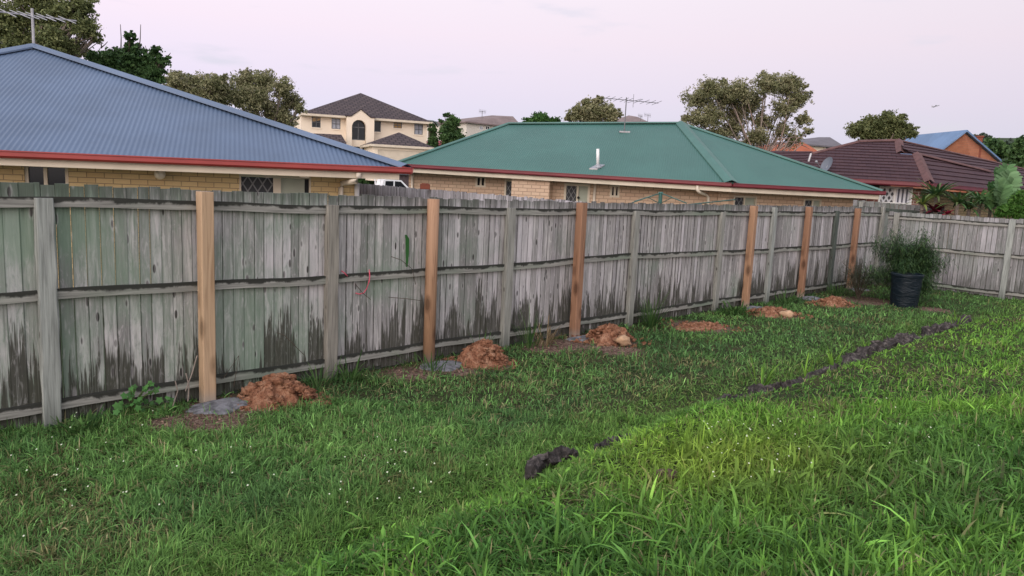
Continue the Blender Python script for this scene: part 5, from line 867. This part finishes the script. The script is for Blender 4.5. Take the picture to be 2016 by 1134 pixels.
# fan shaped traveller palm: broad paddle leaves in one plane
def paddle(V, Q, K, root, tip, w_, col, stalk=.4, nrm=Vector((0, -1, 0))):
    d = (tip - root); L_ = d.length; dn = d.normalized(); s_ = dn.cross(nrm).normalized(); n = 10; bend = lambda t: -dz * (.10 * L_ * t * t)
    def strip(a, c_, wa, wb, k):
        b0 = len(V); ax_ = (c_ - a).normalized(); sd_ = ax_.cross(nrm).normalized(); mid = a.lerp(c_, .55) - nrm * -.02
        for p, ww_ in ((a, wa), (mid, wa * 1.05), (c_, wb)): V.extend([tuple(p - sd_ * ww_), tuple(p + sd_ * ww_)]); K.extend([k, k])
        Q.extend([(b0, b0 + 1, b0 + 3, b0 + 2), (b0 + 2, b0 + 3, b0 + 5, b0 + 4)])
    for k in range(8): a = root + d * (k / 8) + bend(k / 8); c_ = root + d * ((k + 1) / 8) + bend((k + 1) / 8); strip(a, c_, .013, .012, tuple(np.array(col) * 1.3))
    for k in range(n):
        u = (k + .5) / n; t = stalk + (1 - stalk) * u; p = root + d * t + bend(t); wl_ = w_ * math.sin(math.pi * (.12 + .80 * u)) ** .6; seg = L_ * (1 - stalk) / n
        for sg_ in (-1, 1):
            if random.random() < .08: continue
            q = p + s_ * sg_ * wl_ * random.uniform(1.1, 1.35) + dn * wl_ * random.uniform(.5, .7) - nrm * -.06 + nrm * random.uniform(-.05, .03); strip(p, q, seg * .47, seg * random.uniform(.15, .35), tuple(np.array(col) * random.uniform(.9, 1.1) * (1.25 if sg_ > 0 else .8)))
c = P(1962, 428, 18.5); o = empty('traveller_palm', Vector((c.x, c.y, 0)), 'tall pale green paddle leaved palm rising at the right', 'tree'); V = []; Q = []; K = []
for x, y, w_, D, cl_ in ((1985, 315, .22, 18.6, (.10, .20, .085)), (1968, 322, .17, 18.9, (.07, .16, .06)), (1998, 345, .2, 18.3, (.14, .25, .12)), (1950, 352, .12, 18.8, (.05, .12, .04)), (2012, 372, .16, 18.2, (.09, .18, .06)), (1990, 330, .24, 18.4, (.15, .26, .13)), (1978, 360, .2, 18.1, (.12, .23, .1)), (2020, 400, .14, 18.4, (.07, .15, .05)), (1935, 372, .12, 18.2, (.08, .16, .06)), (1966, 345, .16, 18.0, (.11, .2, .09))):
    paddle(V, Q, K, c + Vector((random.uniform(-.1, .1), 0, 0)), P(x, y, D), w_, cl_, .3, Vector((random.uniform(-.3, .3), -1, .1)).normalized())
big_mesh('leaves', np.array(V), np.array(Q), np.zeros((0, 3), int), np.array(K), M['leaf'], o); b = MB(); b.tube([(c.x, c.y, 0), c], [.12, .09], 8); b.build('trunk', M['bark'], o)
def bush(name, lab, blobs, D, pal, n, size, aspect, seed, cat='shrub', root=None, clus=.4, droop=0., group=None, shell=.5, stems=14):
    cs = []; rs = []
    for x, y, rp_ in blobs: rad = rp_ * D / FPX; cs.append(tuple(P(x, y, D + random.uniform(-.3, .3) * rad))); rs.append(rad)
    vs, q, col, cc = leaf_cloud(cs, rs, n, size, aspect, pal, seed, clus, droop, shell); rt = Vector((cs[0][0], cs[0][1], 0)) if root is None else root; o = empty(name, rt, lab, cat, group); big_mesh('foliage', vs, q, np.zeros((0, 3), int), col, M['leaf'], o, smooth=False)
    b = MB(); r_ = random.Random(seed)
    for k in range(stems): v = Vector(tuple(cc[r_.randrange(len(cc))])); b.tube([rt + Vector((r_.uniform(-.08, .08), r_.uniform(-.08, .08), 0)), rt.lerp(v, .5) + Vector((r_.uniform(-.06, .06), 0, .1)), v], [.012, .009, .004], 5)
    b.build('stems', M['bark_dark'], o, uv=False); return o
bush('leafy_shrub', 'dense bright green shrub at the right edge behind the side fence', [(1995, 410, 22), (2015, 390, 24), (1975, 418, 18), (2030, 415, 26), (2010, 425, 20)], 17.6, [(.03, .08, .015), (.06, .15, .025), (.10, .2, .04)], 7000, .07, .45, 41)
bush('hedge_shrub', 'small green tree seen beneath the eave of the blue roof', [(722, 358, 14), (735, 352, 12), (712, 350, 12), (745, 356, 10)], 70, [(.04, .09, .03), (.07, .14, .05)], 4000, .3, .6, 42)
# ------------------------------------------------------------------ black bin and wispy shrub
bp = G(1779, 603); D = bp.y; wd_ = 27.5 * D / FPX; hb_ = P(1783, 541, D).z; bn = empty('bin', bp, 'black plastic wrapped bin standing under the wispy shrub', 'bin'); b = MB(); vs = []; n = 30; rows = 14
for i in range(rows + 1):
    t = i / rows; z = t * hb_
    for k in range(n): th_ = 2 * math.pi * k / n; r2 = wd_ * (.9 + .12 * t) * (1 + .05 * mn.noise(Vector((math.cos(th_) * 2, math.sin(th_) * 2, z * 9))) + .02 * mn.noise(Vector((math.cos(th_) * 6, math.sin(th_) * 6, z * 20)))); vs.append((bp.x + r2 * math.cos(th_), bp.y + r2 * math.sin(th_), z + (.03 * mn.noise(Vector((math.cos(th_) * 2, math.sin(th_) * 2, 5))) if i == rows else 0)))
b.add(vs, [(i * n + k, i * n + (k + 1) % n, (i + 1) * n + (k + 1) % n, (i + 1) * n + k) for i in range(rows) for k in range(n)]); b.build('body', M['black_plastic'], bn, smooth=True, uv=False)
b = MB(); vs = []
for i in range(7):
    for k in range(n): th_ = 2 * math.pi * k / n; r2 = wd_ * (1.02 + (0, .05, .06, .03, -.03, -.06, -.08)[i]) ; z = hb_ + (-.05, -.02, .015, .03, .015, -.04, -.16)[i] + .012 * mn.noise(Vector((math.cos(th_) * 3, math.sin(th_) * 3, i * .6))); vs.append((bp.x + r2 * math.cos(th_), bp.y + r2 * math.sin(th_), z))
b.add(vs, [(i * n + k, i * n + (k + 1) % n, (i + 1) * n + (k + 1) % n, (i + 1) * n + k) for i in range(6) for k in range(n)] + [tuple(6 * n + k for k in range(n))]); b.build('rolled_rim', M['black_plastic'], bn, smooth=True, uv=False)

rt = Vector((bp.x + .05, bp.y + .95, 0))
def wisp(name, lab, rt, n, L_, w_, cols, spread, seed, cat='shrub', droop=.9, z0=.4, z1=1.2, thin=.5):
    o = empty(name, rt, lab, cat); r = np.random.default_rng(seed); V = []; Q = []; K = []
    b = MB(); tips = []
    for k in range(26):
        a = r.uniform(0, 6.28); rr = r.uniform(.15, spread); tz = r.uniform(z0, z1); tip = rt + Vector((math.cos(a) * rr, math.sin(a) * rr * .6, tz)); tips.append(tip); b.tube([rt, rt.lerp(tip, .5) + dz * .2, tip], [.012, .008, .003], 5)
    b.build('stems', M['bark_dark'], o, uv=False)
    for k in range(n):
        tp_ = tips[r.integers(len(tips))]; t = r.uniform(.35, 1.05); base = rt.lerp(tp_, t) + dz * (.2 * (1 - abs(2 * t - 1))) + Vector(r.normal(size=3) * .09); d = r.normal(size=3); d[2] = abs(d[2]) * .5; v, q, c_ = strap(tuple(base), [d], L_, w_, cols, droop, int(r.integers(1e6)), 3); q = q + sum(len(x) for x in V); V.append(v); Q.append(q); K.append(c_)
    big_mesh('foliage', np.concatenate(V), np.concatenate(Q), np.zeros((0, 3), int), np.concatenate(K), M['leaf'], o); return o
WS = [(.03, .065, .025), (.05, .105, .04), (.085, .15, .055), (.04, .07, .035)]
wisp('wispy_shrub', 'feathery dark green shrub spreading over the black bin against the fences', rt + Vector((.30, -.3, 0)), 19000, .125, .010, WS, 1.0, 3, z0=.35, z1=1.42, droop=.9)
wisp('dry_shrub', 'thin brownish twiggy growth left of the black bin', Vector((bp.x - .55, bp.y + .75, 0)), 1300, .16, .006, [(.07, .07, .05), (.10, .09, .06), (.04, .06, .03)], .4, 5, z0=.2, z1=.8)
# ------------------------------------------------------------------ grass tufts and weeds at the fence foot
def tuft(name, lab, x, y, n, L_, w_, cols, seed, droop=.6, up=1.3, cat='grass tuft', group='grass tufts along the fence foot', spread=.12, on=None):
    g = G(x, y) if on is None else on; t_ = (g - F0).dot(FN) + .10 + spread * .6; g = g - FN * max(0, t_); g.z = lz(g.x, g.y); r = np.random.default_rng(seed); V = []; Q = []; K = []; nv = 0
    for k in range(n):
        a = r.uniform(0, 6.28); rr = r.uniform(0, spread); base = (g.x + math.cos(a) * rr, g.y + math.sin(a) * rr, g.z); d = (math.cos(a) * r.uniform(.1, 1), math.sin(a) * r.uniform(.1, 1), up * r.uniform(.6, 1.2)); v, q, c_ = strap(base, [d], L_ * r.uniform(.5, 1.1), w_, cols, droop, int(r.integers(1e6)), 5); V.append(v); Q.append(q + nv); K.append(c_); nv += len(v)
    return tag(big_mesh(name, np.concatenate(V), np.concatenate(Q), np.zeros((0, 3), int), np.concatenate(K), M['grass']), lab, cat, group)
GR = [(.035, .085, .025), (.06, .13, .035), (.09, .16, .05)]; DRY = [(.30, .22, .13), (.22, .16, .09), (.36, .27, .17)]
tuft('grass_tuft', 'fan of long grass right of the second old post', 668, 742, 60, .42, .014, GR, 1, droop=1.0, up=.9)
tuft('grass_tuft', 'tall upright grass against the third old post', 1000, 676, 42, .62, .009, GR, 2, droop=.6, up=1.7)
tuft('grass_tuft', 'dry straw coloured arching grass between third old post and knotty new post', 1035, 672, 40, .55, .012, DRY, 3, droop=1.1, up=1.6)
tuft('grass_tuft', 'tallest green grass clump left of the fourth old post', 1222, 632, 60, .80, .010, GR, 4, droop=.55, up=1.8)
tuft('grass_tuft', 'dark grass right of the fourth old post', 1262, 640, 60, .5, .010, GR, 5, droop=.8, up=1.3)
tuft('grass_tuft', 'low spreading weed by the flat clay patch', 1408, 612, 80, .35, .03, GR, 6, droop=.8, up=1.0, spread=.3)
tuft('grass_tuft', 'thin grass behind the tall clay heap', 905, 690, 30, .45, .009, GR, 7, droop=.6, up=1.6)
tuft('grass_tuft', 'weedy grass between the first clay heap and second old post', 590, 752, 46, .40, .01, GR, 8, droop=.8, up=1.3, spread=.25)
tuft('grass_tuft', 'long grass along the fence right of the round post', 780, 706, 60, .34, .010, GR, 9, droop=.8, up=1.3, spread=.35)
tuft('grass_tuft', 'grass around the foot of the sixth old post', 1530, 596, 60, .42, .014, GR, 10, droop=.6, up=1.3, spread=.3)
tuft('grass_tuft', 'grass at the foot of the dark old post', 1640, 580, 60, .38, .014, GR, 11, droop=.6, up=1.3, spread=.35)
tuft('grass_tuft', 'dark green weeds around the foot of the nearest old post', 150, 845, 110, .22, .02, GR, 12, droop=.9, up=.9, spread=.2)
for k, (x, y, n, L_, lab) in enumerate([(1640, 722, 14, .36, 'tall bright blades standing among the black edging'), (1585, 745, 10, .34, 'bright grass sprig left of the humped edging'), (1708, 700, 10, .34, 'two bright blades in front of the longest edging'), (1500, 765, 12, .5, 'long bright blade leaning left over the wide edging'), (1880, 655, 14, .4, 'far bright grass clump at the bank top')]):
    tuft('grass_tuft', lab, x, y, n, L_, .017, [(.14, .28, .04), (.18, .34, .05), (.10, .22, .04)], 20 + k, droop=.5, up=1.5, spread=.08)
# broad leafed weed by the nearest new post
g = G(262, 815); g.z = 0; o = empty('leafy_weed', g, 'broad leafed green weed climbing the bottom rail left of the palest new post', 'weed'); r = np.random.default_rng(8); V = []; Q = []; K = []; b = MB()
for k in range(46):
    x = r.uniform(225, 345); y = r.normal(790, 22) + abs(x - 275) * .1; tp_ = fpx(x, min(max(y, 745), 840), -.04 - r.uniform(0, .16)); 
    if k % 3 == 0: b.tube([g, g.lerp(tp_, .5) + dz * .05, tp_], [.006, .005, .003], 5)
    nrm = Vector((r.normal() * .5 + .3, -1 + r.normal() * .4, .6 + r.normal() * .4)).normalized(); a_ = nrm.cross(dz).normalized(); c_ = a_.cross(nrm); R = r.uniform(.018, .04); ph = r.uniform(0, 6.28); b0 = len(V); col = np.array([(.045, .12, .035), (.07, .19, .05), (.10, .24, .07)][r.integers(3)]); V.append(tuple(tp_)); K.append(col)
    for j in range(10): t = ph + 2 * math.pi * j / 10; rr = R * (1 if j % 2 else .62); p = tp_ + a_ * math.cos(t) * rr + c_ * math.sin(t) * rr - nrm * .006; V.append(tuple(p)); K.append(col)
    Q += [(b0, b0 + 1 + j, b0 + 1 + (j + 1) % 10, b0 + 1 + (j + 2) % 10) for j in range(0, 10, 2)]
big_mesh('leaves', np.array(V), np.array(Q), np.zeros((0, 3), int), np.array(K), M['leaf'], o, smooth=False); b.build('stems', simple('green_stem', (.09, .13, .05)), o)
# green blade of a vine hanging through the fence
b = MB(); pts = [(797, 462, .008, .004), (800, 470, .02, .0), (800, 500, .016, 0), (799, 525, .006, 0)]; V = []; 
for x, y, w_, d_ in pts: p = fpx(x, y, .07); V += [tuple(p - FD * w_ - FN * .01), tuple(p + FD * w_ - FN * .025)]
tag(big_mesh('hanging_leaf', np.array(V), np.array([(0, 1, 3, 2), (2, 3, 5, 4), (4, 5, 7, 6)]), np.zeros((0, 3), int), np.tile([[.03, .11, .03]], (8, 1)), M['leaf']), 'bright green narrow leaf hanging against the palings left of the round post', 'leaf')
b = MB()
for k, pts in enumerate([[(770, 505), (790, 512), (812, 530), (818, 560)], [(700, 560), (715, 578), (730, 590)], [(765, 585), (800, 588), (830, 592)], [(600, 700), (560, 660), (545, 655)], [(460, 762), (470, 700), (440, 745)]]): b.tube([fpx(x, y, .02) for x, y in pts], .0035, 5)
tag(b.build('dry_vine', M['bark_dark'], uv=False), 'thin dark vine stems straggling over the middle palings', 'vine')
b = MB(); 
for k, pts in enumerate([[(365, 770), (378, 735), (388, 700)], [(370, 790), (372, 760), (366, 735)], [(340, 800), (350, 770), (345, 750)]]): b.tube([fpx(x, y, -.12) for x, y in pts], .005, 5)
tag(b.build('dry_stalk', M['bark'], uv=False), 'dry bare stalks left of the palest new post', 'stalk')
# ------------------------------------------------------------------ the lawn and its blades
mk_lawn()
def hex_pal(cols, t):
    cols = np.array(cols); t = np.clip(t, 0, .999) * (len(cols) - 1); i = t.astype(int); f = (t - i)[:, None]; return cols[i] * (1 - f) + cols[np.minimum(i + 1, len(cols) - 1)] * f
DP = G(1850, 930, .35); YP = G(1480, 895, .3)                      # yellowish patch on the bank
def blades(name, lab, n, dmin, dmax, L0, L1, w_, region, seed, pal, lay=.9, over=1.15, group=None):
    r = np.random.default_rng(seed); D = dmin + (dmax - dmin) * r.random(n); n = int(n * (1.1 if region == 'low' else 1.22)); D = dmin + (dmax - dmin) * r.random(n); tx = r.uniform(-.95, .86, n) if region == 'low' else r.uniform(-.75, 1.32, n); x = D * tx + r.normal(0, .02, n); y = D
    s_ = (x - F0.x) * FN.x + (y - F0.y) * FN.y; sl2 = (x - F0.x) * FD.x + (y - F0.y) * FD.y; ed = edge_dist(x, y); keep = (s_ < .10) & (sl2 < 17.4); br = bare_at(x, y); keep &= r.random(n) > br * .93
    wob = 1.3 * (fbm(x * 2.2, y * 2.2, 3) - .45) * (1 if region == 'low' else 1) * (.35 + .65 * sstep(6, 4, y)) + r.normal(0, .10, n)
    if region == 'low': keep &= ed < .12 + wob
    else: keep &= ed > -.10 + wob
    # the post side of the fence stays thinner, patchy sward
    dens = fbm(x * 1.1 + 9, y * 1.1, 3); thin = fbm(x * 4.3, y * 4.3 + 5, 2); keep &= r.random(n) < np.clip(.25 + 1.6 * thin, .15, 1)
    x, y, ed, dens, br = x[keep], y[keep], ed[keep], dens[keep], br[keep]; n = len(x); z = lawn_z(x, y) - .004
    # tuft structure: blades lean together around tuft centres
    cell = .11; cx = np.floor(x / cell + fbm(x * 3, y * 3, 2)); cy = np.floor(y / cell); hsh = np.abs(np.sin(cx * 12.9898 + cy * 78.233) * 43758.5453) % 1; hs2 = np.abs(np.sin(cx * 39.34 + cy * 11.13) * 24634.63) % 1
    phi = hsh * 6.283 + r.normal(0, 1.3, n); L_ = (L0 + (L1 - L0) * r.random(n) ** 1.8) * (.55 + .75 * hs2) * (.75 + .6 * dens) * (.5 + .5 * sstep(.1, .9, np.abs(ed)) if region != 'low' else 1 - .35 * sstep(.5, .0, np.abs(ed))); ln = np.clip(r.normal(.75, .38, n) * lay, .08, 1.9); W = w_ * r.uniform(.6, 1.3, n) * np.clip(y / dmin, 1, 1.6)
    dx = np.cos(phi); dy = np.sin(phi); sx_ = -dy; sy_ = dx; T = np.array([0, .35, .7, 1.0]); wd = np.array([.8, 1, .75, .04]); V = np.zeros((n, 8, 3), np.float32)
    tw = r.uniform(-.5, .5, n)
    for k, t in enumerate(T):
        hx = L_ * ln * (t * .35 + .65 * t * t) * .9; hz = L_ * (t * (1.05 - .12 * ln) - .42 * ln * t * t); px = x + dx * hx; py = y + dy * hx; pz = z + np.maximum(hz, .004); hw = W * wd[k] * .5
        V[:, 2 * k, 0] = px - sx_ * hw; V[:, 2 * k, 1] = py - sy_ * hw; V[:, 2 * k, 2] = pz - hw * tw; V[:, 2 * k + 1, 0] = px + sx_ * hw; V[:, 2 * k + 1, 1] = py + sy_ * hw; V[:, 2 * k + 1, 2] = pz + hw * tw
    base = (np.arange(n) * 8)[:, None]; Q = np.concatenate([base + np.array([[0, 1, 3, 2]]), base + np.array([[2, 3, 5, 4]]), base + np.array([[4, 5, 7, 6]])])
    big = fbm(x * .55 + 3, y * .55 + 8, 3); md = fbm(x * 2.1, y * 2.1 + 40, 3); c = hex_pal(pal, .9 * (big - .2) + .75 * (md - .3) + .42 * (r.random(n) - .5) + .02)
    dry = (r.random(n) < .04 + .38 * sstep(.52, .68, fbm(x * 1.4 + 60, y * 1.4, 3))) ; c[dry] = np.array([.19, .19, .085]) * r.uniform(.6, 1.3, (dry.sum(), 1))
    if region != 'low':
        yp = np.exp(-(((x - YP.x) / .85) ** 2 + ((y - YP.y) / .7) ** 2)) * np.clip(.4 + 1.3 * md, 0, 1); c = c * (1 - .62 * yp[:, None]) + np.array([.36, .42, .05]) * (.62 * yp)[:, None]
    if region != 'low':
        dk = .55 * np.exp(-(((x - DP.x) / 1.3) ** 2 + ((y - DP.y) / 1.0) ** 2)) * (.5 + md); c = c * (1 - dk[:, None]) + np.array([.045, .12, .045]) * dk[:, None]
    else:
        yp = sstep(1.1, .0, np.abs(ed)) * .6; c = c * (1 - yp[:, None]) + np.array([.15, .27, .05]) * yp[:, None]
    c = c * np.exp(r.normal(0, .33, (n, 1))); c = np.minimum(c, .8); o = big_mesh(name, V.reshape(-1, 3), Q, np.zeros((0, 3), int), np.repeat(c, 8, axis=0), M['grass']); return tag(o, lab, 'grass', kind='stuff')
LOW = [(.068, .145, .052), (.115, .235, .070), (.170, .325, .09), (.25, .42, .115)]
HI = [(.070, .170, .040), (.128, .275, .048), (.21, .40, .06), (.33, .56, .085)]
blades('lawn_grass', 'dark green lawn blades filling the lower yard', 290000, 2.7, 6.5, .035, .115, .0042, 'low', 1, LOW, lay=1.1)
blades('lawn_grass', 'dark green lawn blades along the fence', 210000, 6.3, 17.2, .035, .11, .0085, 'low', 2, LOW, lay=1.05)
blades('bank_grass', 'bright coarse grass on the raised bank near the camera', 80000, 2.2, 6.4, .05, .17, .0066, 'high', 3, HI, over=1.2, lay=1.15)
blades('bank_grass', 'fine bright undergrowth on the raised bank', 140000, 2.2, 6.5, .035, .10, .0045, 'high', 4, HI, lay=1.1)
blades('bank_grass', 'bright grass on the far part of the bank', 110000, 6.0, 14.5, .04, .12, .009, 'high', 5, HI, lay=1.1)
blades('bank_grass', 'broad juicy blades scattered over the near bank', 6500, 2.2, 5.6, .08, .24, .0115, 'high', 6, [(.10, .22, .05), (.17, .36, .06), (.30, .52, .09)], lay=1.25)
blades('straw', 'dead straw blades lying in the bank grass', 11000, 2.2, 8.0, .05, .14, .005, 'high', 8, [(.24, .21, .11), (.34, .30, .17)], lay=1.5)
blades('straw', 'dead straw blades lying in the lawn', 20000, 2.5, 9.0, .05, .13, .0045, 'low', 7, [(.24, .21, .11), (.34, .30, .17)], lay=1.5)
b = MB(); r_ = random.Random(9)
for (cx_, cy_), rad in MOUNDS:
    if rad > .45: continue
    for k in range(34):
        a = r_.uniform(0, 6.28); q = rad * 1.25 * r_.random() ** .6; X, Y = cx_ + q * math.cos(a), cy_ + q * math.sin(a); s_ = r_.choice([.004, .006, .008, .012]); b.ball((X, Y, lz(X, Y) + s_ * .3), s_, 6, 4, (1.2, .9, .7), .8)
tag(b.build('pebbles', simple('brown_grit', (.26, .17, .13), .9, .2, .5, 20), uv=False), 'crumbs and small pebbles scattered round the new posts', 'pebbles', kind='stuff')
# tiny white flowers
r = np.random.default_rng(5); V = []; F = []
def flowers(n, cx, cy, sx_, sy_, z0):
    for k in range(n):
        x = r.normal(cx, sx_); y = r.normal(cy, sy_); g = G(x, y, z0); z = lz(g.x, g.y) + r.uniform(.07, .12); R = r.uniform(.004, .0065); b0 = len(V); V.append((g.x, g.y, z + .004))
        for j in range(8): t = math.pi * j / 4; q = R * (1.25 if j % 2 else .8); V.append((g.x + q * math.cos(t), g.y + q * math.sin(t) * .9, z + R * .5 * math.sin(t)))
        F.extend([(b0, b0 + 1 + j, b0 + 1 + (j + 1) % 8) for j in range(8)])
flowers(34, 1470, 880, 70, 40, .3); flowers(24, 150, 920, 110, 60, 0); flowers(22, 790, 950, 80, 40, 0); flowers(16, 400, 950, 260, 80, 0); flowers(14, 1600, 850, 180, 60, .3)
me = bpy.data.meshes.new('flowers'); me.from_pydata(V, [], F); me.materials.append(M['flower']); o = bpy.data.objects.new('flowers', me); C.objects.link(o); tag(o, 'tiny white flowers sprinkled through the grass', 'flowers', kind='stuff')
bpy.context.view_layer.update()
